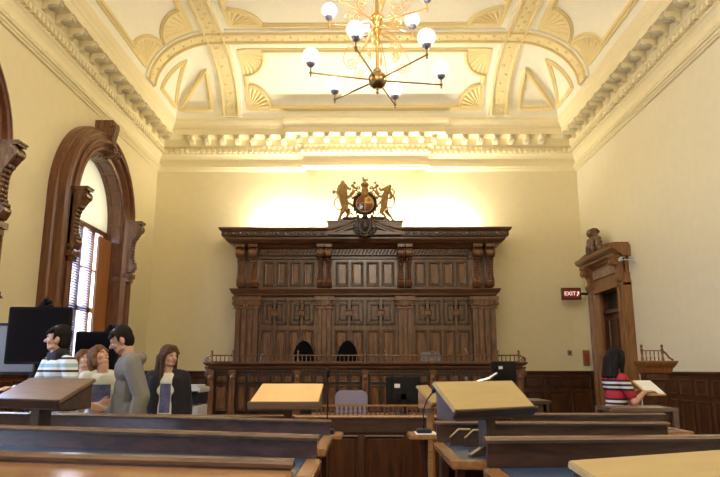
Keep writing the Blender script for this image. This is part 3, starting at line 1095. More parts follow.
# pilasters
def pilaster(xc, w_, wide):
    rt = cn
    mb = MB()
    mb.box(xc - w_ / 2, xc + w_ / 2, YP - .10, YP, 0.5, 2.98)  # dark colour paints shade into the gaps between the shaft boards
    mb.build('pilaster_shade_ground', 'oak_dark', cn)
    mb = MB()
    nfl = 4 if wide else 3
    for i in range(nfl):
        xx = xc - w_ / 2 + w_ * (i + .5) / nfl
        mb = MB(); mb.box(xx - w_ / nfl * .40, xx + w_ / nfl * .40, YP - .125, YP - .10, .6, 2.71); mb.build('pilaster_shaft', 'oak_canopy', cn, bevel=.006)
    mb = MB()
    mb.box(xc - w_ / 2 - .03, xc + w_ / 2 + .03, YP - .16, YP, 2.72, 2.76)
    mb.box(xc - w_ / 2 - .02, xc + w_ / 2 + .02, YP - .15, YP, 2.76, 2.90)
    mb.box(xc - w_ / 2 - .06, xc + w_ / 2 + .06, YP - .20, YP, 2.90, 2.98)
    for sd in (-1, 1):
        sp = spiral(xc + sd * (w_ / 2 + .01), 2.84, .065, .01, 1.8, PI / 2, sd, 20)
        mb.tube([(p[0], YP - .165, p[1]) for p in sp], .018, 6)
    for i in range(7):
        t = -1 + 2 * i / 6
        mb.sphere((xc + t * w_ * .38, YP - .16, 2.81 - .03 * (1 - t * t)), (.028, .025, .028), 8, 5)
    mb.build('capital', 'oak_canopy', cn, smooth=40)
    # upper paired consoles
    ps = (-.135, .135) if wide else (-.085, .085)
    for s_ in ps:
        cw = .17 if wide else .13
        mb = MB()
        mb.box(s_ - cw * .55, s_ + cw * .55, -.02, .10, -.85, 0)
        q = MB(); console(q, 0, 0, cw, 0, .84, .34)
        q.fn(lambda v: (v[1] + s_, -.08 - v[0], v[2]))
        mb.add(q.v, q.f)
        mb.fn(lambda v: (xc + v[0], YP + v[1] - .01, 4.02 + v[2]))
        mb.build('scroll_bracket', 'oak_canopy', cn, smooth=40)
pilaster(-2.54, .50, True); pilaster(2.55, .50, True)
pilaster(-.875, .30, False); pilaster(.86, .30, False)

# curved pediment piece with cartouche
mb = MB()
top = []
for i in range(41):
    x = -.80 + 1.6 * i / 40
    t = abs(x) / .80
    h = 4.37 + .22 * (0.5 + 0.5 * math.cos(min(1, t) * PI))
    top.append((x, h))
poly = [(-.80, 4.26)] + top + [(.80, 4.26)]
mb.prism(poly, 'Y', YP - .56, YP - .40)
mb.build('pediment_board', 'oak_canopy_x', cn)
mb = MB(); mb.tube([(x, YP - .56, z) for x, z in top], .028, 8)
mb.tube([(x, YP - .57, z - .07) for x, z in top[4:-4]], .012, 6)
mb.build('pediment_moulding', 'oak_canopy_x', cn, smooth=True)
MB().box(-.80, .80, YP - .42, YP + .10, 4.40, 4.60).box(-.83, .83, YP - .44, YP + .12, 4.57, 4.60).build('arms_plinth', 'oak_canopy_x', cn)
mb = MB()
mb.sphere((0, YP - .60, 4.45), (.095, .06, .13), 14, 9)
mb.tube([(.12 * math.cos(a), YP - .60, 4.45 + .17 * math.sin(a)) for a in [2 * PI * i / 24 for i in range(25)]], .028, 8)
for sd in (-1, 1):
    for (cx, cz, r0, a0) in ((.17, 4.36, .085, PI), (.15, 4.55, .06, PI), (.20, 4.46, .05, PI / 2), (.08, 4.27, .06, PI / 2)):
        sp = spiral(cx, cz, r0, .01, 1.5, a0, 1, 20)
        mb.tube([(sd * p[0], YP - .59, p[1]) for p in sp], .022, 6)
    mb.tube([(sd * .22, YP - .58, 4.40), (sd * .34, YP - .57, 4.37), (sd * .46, YP - .57, 4.33)], [.03, .022, .008], 6)
mb.sphere((0, YP - .60, 4.64), (.06, .05, .05), 10, 6)
mb.sphere((0, YP - .58, 4.22), (.05, .04, .05), 10, 6)
remesh(mb, 'cartouche', 'oak_dark', cn, .010, 1, world=True)

# ------------------------------------------------------------------ carved royal arms on top
ca = root('carved_coat_of_arms', 'gilded carved coat of arms with lion and unicorn standing on top of the oak screen', 'coat of arms', (0, YP - .2, 4.60))
def ax(x, z, y=0): return (x, y, z)
CHV = Vector((0, YP - .2, 4.60))
def lw(mb): return mb
# compartment (dark scroll base)
mb = MB()
for sd in (-1, 1):
    mb.tube([(sd * x, -.02 - .02 * math.sin(x * 9), z) for x, z in ((.06, .07), (.18, .09), (.32, .07), (.46, .10), (.54, .05))], [.03, .045, .05, .035, .015], 8)
    mb.tube([(sd * x, -.03, z) for x, z in ((.10, .04), (.30, .03), (.50, .035))], [.03, .035, .02], 8)
remesh(mb, 'motto_scroll', 'oak_dark', ca, .010, 1)
# lion (left), facing the shield, crowned
mb = MB()
def L(a, b_, ra, rb, y=0, y2=None):
    capsule(mb, (a[0], y, a[1]), (b_[0], y if y2 is None else y2, b_[1]), ra, rb, 10)
L((-.44, .36), (-.50, .62), .085, .11)              # trunk
L((-.50, .62), (-.49, .76), .12, .105)              # mane
mb.sphere((-.47, -.01, .82), (.085, .08, .085), 12, 8)  # head
L((-.42, .80), (-.385, .795), .045, .035)           # muzzle
for y_, (kx, kz), (fx, fz) in ((-.06, (-.50, .22), (-.62, .06)), (.05, (-.36, .24), (-.46, .06))):
    L((-.44, .34), (kx, kz), .075, .052, y_ * .5, y_); L((kx, kz), (kx + .02 - .05, .15), .05, .036, y_); L((kx - .03, .15), (fx + .05, fz), .036, .036, y_); L((fx + .05, fz), (fx + .13, fz - .015), .035, .028, y_)
for y_, (ex, ez), (hx, hz) in ((-.05, (-.36, .56), (-.26, .66)), (.05, (-.38, .46), (-.27, .40))):
    L((-.48, .60), (ex, ez), .055, .040, y_); L((ex, ez), (hx, hz), .038, .032, y_); mb.sphere((hx, y_, hz), .035, 8, 6)
tail = [(-.47, .32), (-.60, .30), (-.68, .40), (-.66, .52), (-.60, .60), (-.63, .70), (-.70, .72)]
mb.tube([(x, .02, z) for x, z in tail], [.025, .02, .018, .017, .017, .02, .03], 8)
mb.sphere((-.69, .02, .70), (.04, .03, .05), 8, 6)
for i in range(9):
    a = R(60 + i * 26); mb.sphere((-.49 + .10 * math.cos(a), 0, .74 + .13 * math.sin(a)), .038, 8, 5)
mb.sphere((-.49, 0, .915), (.05, .05, .03), 10, 6)
for k in range(3): mb.sphere((-.52 + .03 * k, 0, .95), (.012, .012, .018), 6, 4)
for sy in (-.05, .05): mb.sphere((-.47, sy, .89), (.02, .015, .025), 8, 5)
mb.sphere((-.38, 0, .765), (.03, .035, .018), 8, 5)
for i in range(8):
    a = i * .8; mb.sphere((-.50 + .09 * math.cos(a), .07 * math.sin(a * 1.7), .66 + .05 * math.sin(a)), .04, 8, 5)
remesh(mb, 'lion', 'gilt', ca, .008, 1)
# unicorn (right)
mb = MB()
L((.42, .36), (.44, .58), .08, .085)
L((.44, .58), (.50, .76), .075, .055)               # neck
L((.50, .78), (.40, .78 - .03), .055, .035)         # head
L((.40, .75), (.355, .725), .035, .028)
mb.tube([(.44, 0, .83), (.36, 0, .90), (.30, 0, .955)], [.014, .010, .004], 6)  # horn
for sx in (0, .04): mb.tube([(.49 + sx, 0, .81), (.50 + sx, 0, .88)], [.016, .005], 6)
for i in range(8):
    t = i / 7; mb.sphere((.56 - .02 * math.sin(t * 6) - .06 * t * 0, .0, .83 - .28 * t), (.04, .03, .035), 8, 5)
for y_, (kx, kz), (fx, fz) in ((-.06, (.36, .22), (.47, .06)), (.05, (.50, .22), (.62, .06))):
    L((.43, .34), (kx, kz), .070, .045, y_ * .5, y_); L((kx, kz), (kx + .08, .14), .040, .026, y_); L((kx + .08, .14), (fx, fz), .025, .024, y_); L((fx, fz), (fx - .06, fz - .02), .028, .026, y_)
for y_, (ex, ez), (hx, hz) in ((-.05, (.32, .58), (.25, .66)), (.05, (.34, .46), (.26, .40))):
    L((.42, .56), (ex, ez), .045, .030, y_); L((ex, ez), (hx, hz), .028, .022, y_); mb.sphere((hx, y_, hz), .028, 8, 6)
tail = [(.46, .34), (.58, .34), (.66, .46), (.63, .60), (.66, .72), (.60, .76)]
mb.tube([(x, .02, z) for x, z in tail], [.022, .018, .016, .018, .02, .01], 8)
mb.sphere((.65, .02, .55), (.03, .025, .05), 8, 6); mb.sphere((.61, .02, .76), (.03, .025, .025), 8, 6)
remesh(mb, 'unicorn', 'gilt', ca, .008, 1)
# shield inside a belt
mb = MB(); mb.lathe(0, -.04, [(.27, .03), (.27, -.01), (.24, -.035), (.205, -.02), (.20, .03)], 36, 'Y', .42); mb.build('garter_belt', 'oak_dark', ca, world=False, smooth=True)
mb = MB(); mb.lathe(0, -.05, [(.20, .03), (.195, -.01), (.10, -.035), (.01, -.04)], 32, 'Y', .42); sh = mb.build('shield', 'arms_gold', ca, world=False, smooth=True)
def patch(name, x0, x1, z0, z1, mat, par=sh):
    vs = []; fs = []; n = 6
    for k in (0, 1):
        for i in range(n + 1):
            for j in range(n + 1):
                x = x0 + (x1 - x0) * i / n; z = z0 + (z1 - z0) * j / n
                r = math.hypot(x, z)
                if r > .185: x *= .185 / r; z *= .185 / r; r = .185
                y = -.05 - .040 + .03 * (r / .195) ** 2 - .007 + (.015 if k else 0)
                vs.append((x, y, z + .42))
    m = (n + 1) ** 2
    for i in range(n):
        for j in range(n):
            q = i * (n + 1) + j
            fs.append((q, q + 1, q + n + 2, q + n + 1))
    MB().add(vs[:m], fs).build(name, mat, par, world=False)
patch('quarter', -.17, -.006, .006, .17, 'arms_red'); patch('quarter', .006, .17, .006, .17, 'arms_gold')
patch('quarter', -.17, -.006, -.17, -.006, 'arms_blue'); patch('quarter', .006, .17, -.17, -.006, 'arms_red')
mb = MB()
for k in range(3): mb.tube([(-.13, -.10, .47 + .04 * k), (-.09, -.105, .485 + .04 * k), (-.04, -.105, .475 + .04 * k)], .010, 6)
for k in range(3): mb.tube([(.04, -.10, .30 + .035 * k), (.09, -.105, .31 + .035 * k), (.13, -.10, .30 + .035 * k)], .009, 6)
mb.tube([(.05, -.105, .47), (.09, -.108, .53), (.12, -.10, .48), (.08, -.108, .46)], .012, 6)
mb.build('charges', 'gilt', sh, world=False, smooth=True)
mb = MB(); mb.tube([(-.14, -.10, .34), (-.11, -.108, .27), (-.05, -.108, .29), (-.06, -.108, .37), (-.12, -.105, .38)], .009, 6)
for k in range(3): mb.tube([(-.11 + .02 * k, -.106, .29), (-.11 + .02 * k, -.106, .37)], .004, 5)
mb.build('harp', 'silver', sh, world=False)
# helm, crown and crest
mb = MB()
mb.sphere((0, -.02, .72), (.085, .08, .10), 12, 8); capsule(mb, (0, -.02, .62), (0, -.02, .70), .10, .08)
mb.lathe(0, -.02, [(.075, .80), (.085, .82), (.095, .86), (.07, .90), (.03, .92)], 14)
mb.sphere((0, -.02, .95), (.035, .03, .03), 10, 6)
capsule(mb, (-.03, -.02, .96), (.05, -.02, .965), .03, .025); capsule(mb, (-.035, -.02, .98), (-.04, -.02, 1.02), .028, .02); mb.tube([(.05, -.02, .97), (.08, -.02, 1.0), (.06, -.02, 1.03)], .01, 6)
for sd in (-1, 1):
    for (cx, cz, r0, a0, tn) in ((.17, .62, .07, PI, 1.2), (.22, .74, .06, -PI / 2, 1.2), (.14, .78, .045, 0, 1.0), (.27, .84, .04, PI, 1.1), (.30, .66, .035, PI / 2, 1.0), (.23, .90, .025, 0, 1), (.12, .68, .04, PI, 1.0), (.26, .56, .035, -PI / 2, 1.0), (.34, .76, .03, PI / 2, 1.0)):
        sp = spiral(cx, cz, r0, .012, tn, a0, 1, 18)
        mb.tube([(sd * p[0], -.01, p[1]) for p in sp], .017, 6)
    mb.tube([(sd * .08, 0, .64), (sd * .16, 0, .70), (sd * .22, 0, .80), (sd * .27, 0, .86)], .016, 6)
remesh(mb, 'helm_and_mantling', 'gilt', ca, .009, 1)
# thistle and rose sprays low down
mb = MB()
for sd in (-1, 1):
    for (x1, z1) in ((.24, .28), (.30, .20), (.19, .22), (.34, .30), (.28, .36), (.38, .18), (.14, .16), (.32, .12)):
        mb.tube([(sd * .16, .02, .07), (sd * (x1 * .75), .01, z1 * .6), (sd * x1, 0, z1)], .009, 6)
        mb.sphere((sd * x1, -.01, z1), (.026, .022, .026), 8, 5)
remesh(mb, 'flower_sprays', 'gilt', ca, .009, 0)

# ================================================================== DAIS + JUDGES' BENCH
tag(MB().box(-3.3, 3.3, 12.55, YP - .13, 0, .6).build('floor_dais', 'carpet'), kind='structure')
YJ = 12.2
jb = root('judges_bench', 'long dark oak judges bench with panelled front and low baluster gallery', 'bench', (0, YJ, 0))
MB().box(-2.86, 2.86, YJ + .05, YJ + .33, 0, 1.46).build('carcass', 'oak_dark', jb)
jp = [(0, 1.44), (.05, 1.45), (.07, 1.48), (.07, 1.50), (.12, 1.52), (.15, 1.55), (.15, 1.58), (0, 1.58)]
mb = MB()
mb.sweep([[(-2.86 - d, YJ + .33, z) for d, z in jp], [(-2.86 - d, YJ + .05 - d, z) for d, z in jp], [(2.86 + d, YJ + .05 - d, z) for d, z in jp], [(2.86 + d, YJ + .33, z) for d, z in jp]])
mb.build('ledge', 'oak_canopy_x', jb)
MB().box(-2.86, 2.86, YJ + .05, YJ + .33, 1.54, 1.57).build('desk_surface', 'bench_wood', jb)
JP = [-2.88, -2.48, -1.26, 0, 1.26, 2.48, 2.88]
# dentil under ledge
mb = MB(); x = -2.8
while x < 2.8: mb.box(x, x + .035, YJ + .03, YJ + .06, 1.405, 1.44); x += .07
mb.build('dentil_band', 'oak_canopy_x', jb)
for i in range(len(JP) - 1):
    a, b_ = JP[i] + .07, JP[i + 1] - .07
    n = 1 if b_ - a < .5 else 5
    wd = (b_ - a) / n
    for k in range(n):
        x0, x1 = a + k * wd + .012, a + (k + 1) * wd - .012
        if n == 6 and k in (1, 4):
            pass
        mb = MB(); mb.raised(x0, x1, 1.20, 1.36, YJ + .05, .022, .03); surround(x0 + .02, x1 - .02, 1.22, 1.34, YJ + .05, 'panel_shade_moulding', mb.build('top_panel', 'oak_canopy', jb), .016, .03)
        mb = MB(); mb.raised(x0, x1, .68, 1.16, YJ + .05, .025, .035); surround(x0 + .02, x1 - .02, .70, 1.14, YJ + .05, 'panel_shade_moulding', mb.build('front_panel', 'oak_canopy', jb), .018, .03)
mb = MB(); mb.box(-2.88, 2.88, YJ, YJ + .06, 0, .6); mb.build('plinth', 'oak_dark', jb)
for xp in JP:
    mb = MB()
    mb.box(xp - .055, xp + .055, YJ - .02, YJ + .06, .6, 1.44)
    mb.box(xp - .07, xp + .07, YJ - .04, YJ + .06, .6, .72)
    mb.box(xp - .065, xp + .065, YJ - .035, YJ + .06, 1.36, 1.42)
    mb.sphere((xp, YJ - .02, 1.30), (.05, .03, .06), 10, 6)
    mb.build('pier', 'oak_canopy', jb)
    mb = MB()
    mb.lathe(xp, YJ + .02, [(.028, 1.58), (.028, 1.61), (.018, 1.63), (.022, 1.68), (.028, 1.72), (.02, 1.735), (.012, 1.745), (.024, 1.765), (.018, 1.79), (.004, 1.80)], 12)
    mb.build('gallery_post', 'oak_canopy', jb, smooth=40)
mb = MB(); mb.tube([(-2.88, YJ + .02, 1.70), (2.88, YJ + .02, 1.70)], .013, 8); mb.box(-2.88, 2.88, YJ + .005, YJ + .035, 1.58, 1.592)
mb.build('gallery_rail', 'oak_canopy', jb)
nb = 0
bal_prof = [(.010, 1.59), (.012, 1.605), (.007, 1.62), (.013, 1.645), (.007, 1.67), (.009, 1.69)]
for i in range(len(JP) - 1):
    a, b_ = JP[i], JP[i + 1]
    n = int((b_ - a) / .078)
    for k in range(1, n):
        mb = MB(); mb.lathe(a + (b_ - a) * k / n, YJ + .02, bal_prof, 8); mb.build('baluster', 'oak_canopy', jb, smooth=True)
for sd in (-1, 1):
    mb = MB()
    sp = spiral(sd * 2.96, 1.62, .05, .01, 1.5, PI / 2, -sd, 20)
    mb.tube([(p[0], YJ + .02, p[1]) for p in sp], .014, 6)
    mb.tube([(sd * 2.90, YJ + .02, 1.70), (sd * 2.95, YJ + .02, 1.67), (sd * 3.0, YJ + .02, 1.60)], .014, 6)
    mb.build('gallery_scroll', 'oak_canopy', jb, smooth=True)
    mb = MB(); q = MB(); console(q, 0, 0, .12, 0, .75, .16)
    q.fn(lambda v: (sd * (2.84 + v[0]), YJ + .1 + v[1], 1.44 + v[2])); mb.add(q.v, q.f)
    mb.build('end_console', 'oak_canopy', jb, smooth=40)

# chairs behind the bench
def draped_chair(x, label):
    rt = root('high_backed_chair', label, 'chair', (x, 13.1, .6), 0, 'black high-backed judges chairs')
    mb = MB()
    # peaked, rounded back
    pts = []
    for i in range(21):
        a = PI * i / 20
        pts.append((.22 * math.cos(a) * (1 - .12 * math.sin(a)), .62 + .36 * math.sin(a) ** .8 if 0 else 1.02 + .40 * math.sin(a) ** 0.85 - .0))
    poly = [(.23, .50)] + pts + [(-.23, .50)]
    mb.prism(poly, 'Y', .18, .28)
    mb.build('backrest', 'black_fabric', rt, world=False, bevel=.025, smooth=50)
    mb = MB(); mb.box(-.24, .24, -.24, .24, .42, .52); mb.build('seat', 'black_fabric', rt, world=False, bevel=.03, smooth=50)
    for sx in (-1, 1):
        mb = MB(); mb.tube([(sx * .26, .2, .70), (sx * .27, -.1, .71), (sx * .26, -.2, .66), (sx * .25, -.2, .46)], .022, 8); mb.build('armrest', 'black_plastic', rt, world=False, smooth=True)
    mb = MB(); mb.lathe(0, 0, [(.03, .08), (.03, .42)], 10); mb.build('column', 'black_plastic', rt, world=False)
    for k in range(5):
        a = 2 * PI * k / 5
        mb = MB(); mb.tube([(0, 0, .10), (.27 * math.cos(a), .27 * math.sin(a), .05)], [.03, .02], 8); mb.sphere((.27 * math.cos(a), .27 * math.sin(a), .03), .03, 8, 6); mb.build('leg', 'black_plastic', rt, world=False)
    return rt
draped_chair(-1.26, 'black high-backed chair with peaked top, left of the two behind the judges bench')
draped_chair(-.36, 'black high-backed chair with peaked top, right of the two, near the bench centre')

def office_chair(name, loc, rz, w_, zb0, zb1, mat, label, tw=1.0):
    rt = root(name, label, 'chair', loc, rz)
    mb = MB()
    h = zb1 - zb0
    fr = [(-w_ / 2, zb0), (w_ / 2, zb0), (w_ / 2 * tw, zb1 - .05), (w_ / 2 * tw - .05, zb1), (-w_ / 2 * tw + .05, zb1), (-w_ / 2 * tw, zb1 - .05)]
    mb.prism(fr, 'Y', -.24, -.19)
    mb.build('backrest', mat, rt, world=False, bevel=.015, smooth=50)
    mb = MB(); mb.box(-.24, .24, -.22, .24, .42, .50); mb.build('seat', mat, rt, world=False, bevel=.03, smooth=50)
    mb = MB(); mb.tube([(0, -.15, .43), (0, -.25, .5), (0, -.245, zb0 + .1)], .02, 8); mb.build('back_strut', 'black_plastic', rt, world=False)
    mb = MB(); mb.lathe(0, 0, [(.03, .08), (.03, .42)], 10); mb.build('column', 'black_plastic', rt, world=False)
    for k in range(5):
        a = 2 * PI * k / 5
        mb = MB(); mb.tube([(0, 0, .10), (.27 * math.cos(a), .27 * math.sin(a), .05)], [.03, .02], 8); mb.sphere((.27 * math.cos(a), .27 * math.sin(a), .03), .03, 8, 6); mb.build('leg', 'black_plastic', rt, world=False)
    return rt
office_chair('office_chair', (1.34, 13.15, .6), R(180), .52, .58, 1.20, 'grey_fabric', 'grey office chair with sloping shoulders behind right half of judges bench', .80)
office_chair('office_chair', (-.17, 8.25, 0), 0, .40, .80, 1.195, 'grey_mesh', 'lilac-grey chair back behind the clerks baluster rail in the centre', 1.0)

# small items on the bench: water glass / microphones
def bench_mic(x, y, z, h, lean, label):
    rt = root('desk_microphone', label, 'microphone', (x, y, z), 0, 'small microphones on the judges bench')
    mb = MB(); mb.lathe(0, 0, [(.035, 0), (.035, .012), (.01, .02)], 12); mb.build('base', 'black_plastic', rt, world=False)
    mb = MB(); mb.tube([(0, 0, .015), (lean * .3, 0, h * .6), (lean, 0, h)], .004, 6); mb.build('gooseneck', 'silver', rt, world=False)
    mb = MB(); capsule(mb, (lean, 0, h), (lean * 1.15, 0, h + .03), .012, .012, 8); mb.build('capsule', 'silver', rt, world=False)
bench_mic(.43, 12.42, 1.572, .20, -.05, 'small silver gooseneck microphone on the judges bench, right of centre')
bench_mic(-2.0, 12.42, 1.572, .12, .03, 'small silver gooseneck microphone on the judges bench, near its left end')
bench_mic(2.0, 12.42, 1.572, .22, -.08, 'small silver gooseneck microphone on the judges bench, near its right end')

# ================================================================== EXIT SIGN, PLATES, CAMERA
ex = root('exit_sign', 'red EXIT sign in wooden frame beside the carved doorway', 'sign', (4.55, 14.06, 3.07))
mb = MB(); mb.box(-.22, .20, 0, .08, -.13, .13); mb.box(.20, .445, .02, .06, -.03, .03); mb.build('housing', 'oak_dado_x', ex, world=False)
mb = MB(); mb.box(-.19, .17, -.006, 0, -.10, .10); mb.build('face', 'sign_red', ex, world=False)
def text(name, s_, size, loc, rot, mat, parent, ext=.003):
    cu = bpy.data.curves.new(name, 'FONT'); cu.body = s_; cu.size = size; cu.extrude = ext
    cu.align_x = 'CENTER'; cu.align_y = 'CENTER'
    o = bpy.data.objects.new(name, cu); COL.objects.link(o)
    bpy.context.view_layer.update()
    me = bpy.data.meshes.new_from_object(o.evaluated_get(bpy.context.evaluated_depsgraph_get()))
    bpy.data.objects.remove(o)
    me.materials.clear(); me.materials.append(MATS[mat])
    q = bpy.data.objects.new(name, me); COL.objects.link(q)
    q.location = loc; q.rotation_euler = rot; q.parent = parent
    return q
text('lettering', 'EXIT', .125, (-.045, -.010, 0), (R(90), 0, 0), 'sign_letter', ex)
mb = MB(); mb.tube([(.105, -.012, -.05), (.145, -.012, .04)], .010, 6); mb.tube([(.105, -.012, .03), (.145, -.012, .05), (.15, -.012, .0)], .008, 6); mb.build('arrow', 'sign_letter', ex, world=False)

def plate(loc, rz, label):
    rt = root('wall_switch', label, 'wall plate', loc, rz)
    mb = MB(); mb.box(-.045, .045, -.012, 0, -.06, .06); mb.build('plate', 'metal_plate', rt, world=False, bevel=.003)
    mb = MB(); mb.box(-.012, .012, -.022, -.012, -.02, .02); mb.build('switch', 'black_plastic', rt, world=False)
plate((4.55, YB, 1.80), 0, 'small metal wall plate above the panelling left of the doorway')
plate((XR, 8.95, 1.68), R(90) * -1, 'small metal wall plate above the panelling at the right edge')
# notice beside the door
rt = root('fire_alarm_box', 'red alarm box on wall close to left side of the doorway', 'alarm box', (4.90, YB, 1.72))
mb = MB(); mb.box(-.06, .06, -.06, 0, -.20, .14); mb.build('body', 'door_oak', rt, world=False, bevel=.006)
mb = MB(); mb.box(-.045, .045, -.068, -.06, -.10, .06); mb.build('panel', 'sign_red', rt, world=False)

# security camera on the door cornice
sc = root('security_camera', 'white security camera on bracket at the corner of the door cornice', 'security camera', (XR, 11.70, 3.42))
mb = MB(); mb.lathe(0, 0, [(.05, 0), (.05, -.02)], 12, 'X', 0); mb.build('mount', 'white_plastic', sc, world=False)
mb = MB(); mb.tube([(0, 0, 0), (-.14, .0, .01), (-.22, .03, 0.02)], .010, 8); mb.build('arm', 'white_plastic', sc, world=False)
mb = MB(); mb.box(-.255, -.195, -.02, .14, .0, .05); mb.box(-.26, -.19, -.04, .15, .05, .06); mb.build('camera_body', 'white_plastic', sc, world=False, bevel=.006)
mb = MB(); mb.lathe(-.225, -.04, [(.018, .02), (.018, 0)], 12, 'Y', .025); mb.build('lens', 'black_plastic', sc, world=False)

# ================================================================== CHANDELIER
ch = root('chandelier', 'brass two-tier chandelier with white glass globes and wrought scrolls hanging from ceiling', 'chandelier', (.17, 8.0, 5.25))
HB = ZC - 5.25 - .02
mb = MB(); mb.sphere((0, 0, 0), .125, 24, 16); mb.lathe(0, 0, [(.05, .10), (.06, .14), (.035, .17)], 16); mb.build('lower_ball', 'brass_dark', ch, world=False, smooth=True)
mb = MB(); mb.lathe(0, 0, [(.004, -.20), (.018, -.19), (.024, -.17), (.012, -.155), (.02, -.14), (.03, -.12)], 12); mb.build('finial', 'brass', ch, world=False, smooth=True)
mb = MB(); mb.lathe(0, 0, [(.022, .14), (.022, .50), (.03, .52), (.022, .54), (.022, .66), (.05, .70), (.06, .74), (.03, .78), (.06, .83), (.09, .88), (.09, .93), (.05, .98), (.025, 1.02), (.022, HB - .05), (.10, HB)], 18)
mb.build('stem', 'brass', ch, world=False, smooth=40)
def arm(par, ang, r, z0, z1, gr, matarm):
    c_, s_ = math.cos(ang), math.sin(ang)
    mb = MB(); mb.tube([(.10 * c_, .10 * s_, z0), (r * c_, r * s_, z1)], .012, 8)
    mb.sphere((r * c_, r * s_, z1), .022, 8, 6); mb.lathe(r * c_, r * s_, [(.004, z1 - .06), (.014, z1 - .045), (.01, z1 - .02)], 8)
    mb.tube([(r * c_, r * s_, z1), (r * c_, r * s_, z1 + .085)], .010, 8)
    a = mb.build('arm', matarm, par, world=False, smooth=True)
    mb = MB(); mb.lathe(r * c_, r * s_, [(.012, z1 + .075), (.03, z1 + .085), (.055, z1 + .11), (.06, z1 + .135), (.045, z1 + .14)], 14)
    mb.build('fitter', 'fitter_silver', a, world=False, smooth=True)
    mb = MB(); mb.sphere((r * c_, r * s_, z1 + .14 + gr * .82), (gr, gr, gr * .95), 24, 14)
    g = mb.build('globe', 'globe_glass', a, world=False, smooth=True)
for k in range(6): arm(ch, R(12 + 60 * k), .90, 0.0, .02, .118, 'brass_dark')
for k in range(6): arm(ch, R(42 + 60 * k), .70, .86, .93, .115, 'copper_scroll')
# wrought scrolls
for k in range(6):
    for off, z0, sc_, fl in ((12, .17, 1.0, 1), (42, .95, .8, 1), (18, .70, .7, -1)):
        a = R(off + 60 * k); c_, s_ = math.cos(a), math.sin(a)
        mb = MB()
        P = []
        for i in range(14):
            t = i / 13
            P.append((.05 + .42 * sc_ * math.sin(t * PI * .62), z0 + fl * (.46 * sc_ * (1 - math.cos(t * PI)) / 2 * -1 + .50 * sc_) if fl > 0 else z0 - .42 * sc_ * t))
        cx, cz = P[-1][0] - .085 * sc_ - 0.0, P[-1][1]
        P += [(cx + (.085 * sc_ * (1 - .8 * i / 26)) * math.cos(-i * .42), cz + (.085 * sc_ * (1 - .8 * i / 26)) * math.sin(-i * .42)) for i in range(1, 27)]
        mb.tube([(r_ * c_, r_ * s_, z_) for r_, z_ in P], .0065, 6)
        mb.build('wrought_scroll', 'copper_scroll', ch, world=False, smooth=True)
for k in range(6):
    for zz, rr in ((.93, .40), (.93, .25)):
        a = R(42 + 60 * k); c_, s_ = math.cos(a), math.sin(a)
        sp = spiral(rr, zz + .10, .075, .01, 1.5, -PI / 2, 1, 22)
        mb = MB(); mb.tube([(p[0] * c_, p[0] * s_, p[1]) for p in sp], .006, 6); mb.build('arm_curl', 'copper_scroll', ch, world=False, smooth=True)
# lamp light of the chandelier, and of an unseen twin added further back for fill light
def lamp(loc, e, r_=.35):
    d = bpy.data.lights.new('chandelier_lamp', 'POINT'); d.energy = e; d.color = (1.0, 0.90, 0.74); d.shadow_soft_size = r_
    o = bpy.data.objects.new('chandelier_lamp', d); o.location = loc; COL.objects.link(o)
for k in range(6):
    a = R(12 + 60 * k); lamp((.17 + .9 * math.cos(a), 8 + .9 * math.sin(a), 5.25 + .26), 16, .06)
    a = R(42 + 60 * k); lamp((.17 + .7 * math.cos(a), 8 + .7 * math.sin(a), 5.25 + 1.17), 12, .06)
fill_ch = copy_tree(ch); fill_ch.location = (.17, 1.6, 5.25)  # second chandelier, added out of view to fill the room with light
fill_ch['label'] = 'unseen brass two-tier globe chandelier added behind the viewer as fill light'
for k in range(4):
    a = R(12 + 90 * k); lamp((.17 + .9 * math.cos(a), 1.6 + .9 * math.sin(a), 5.25 + .5), 45, .12)

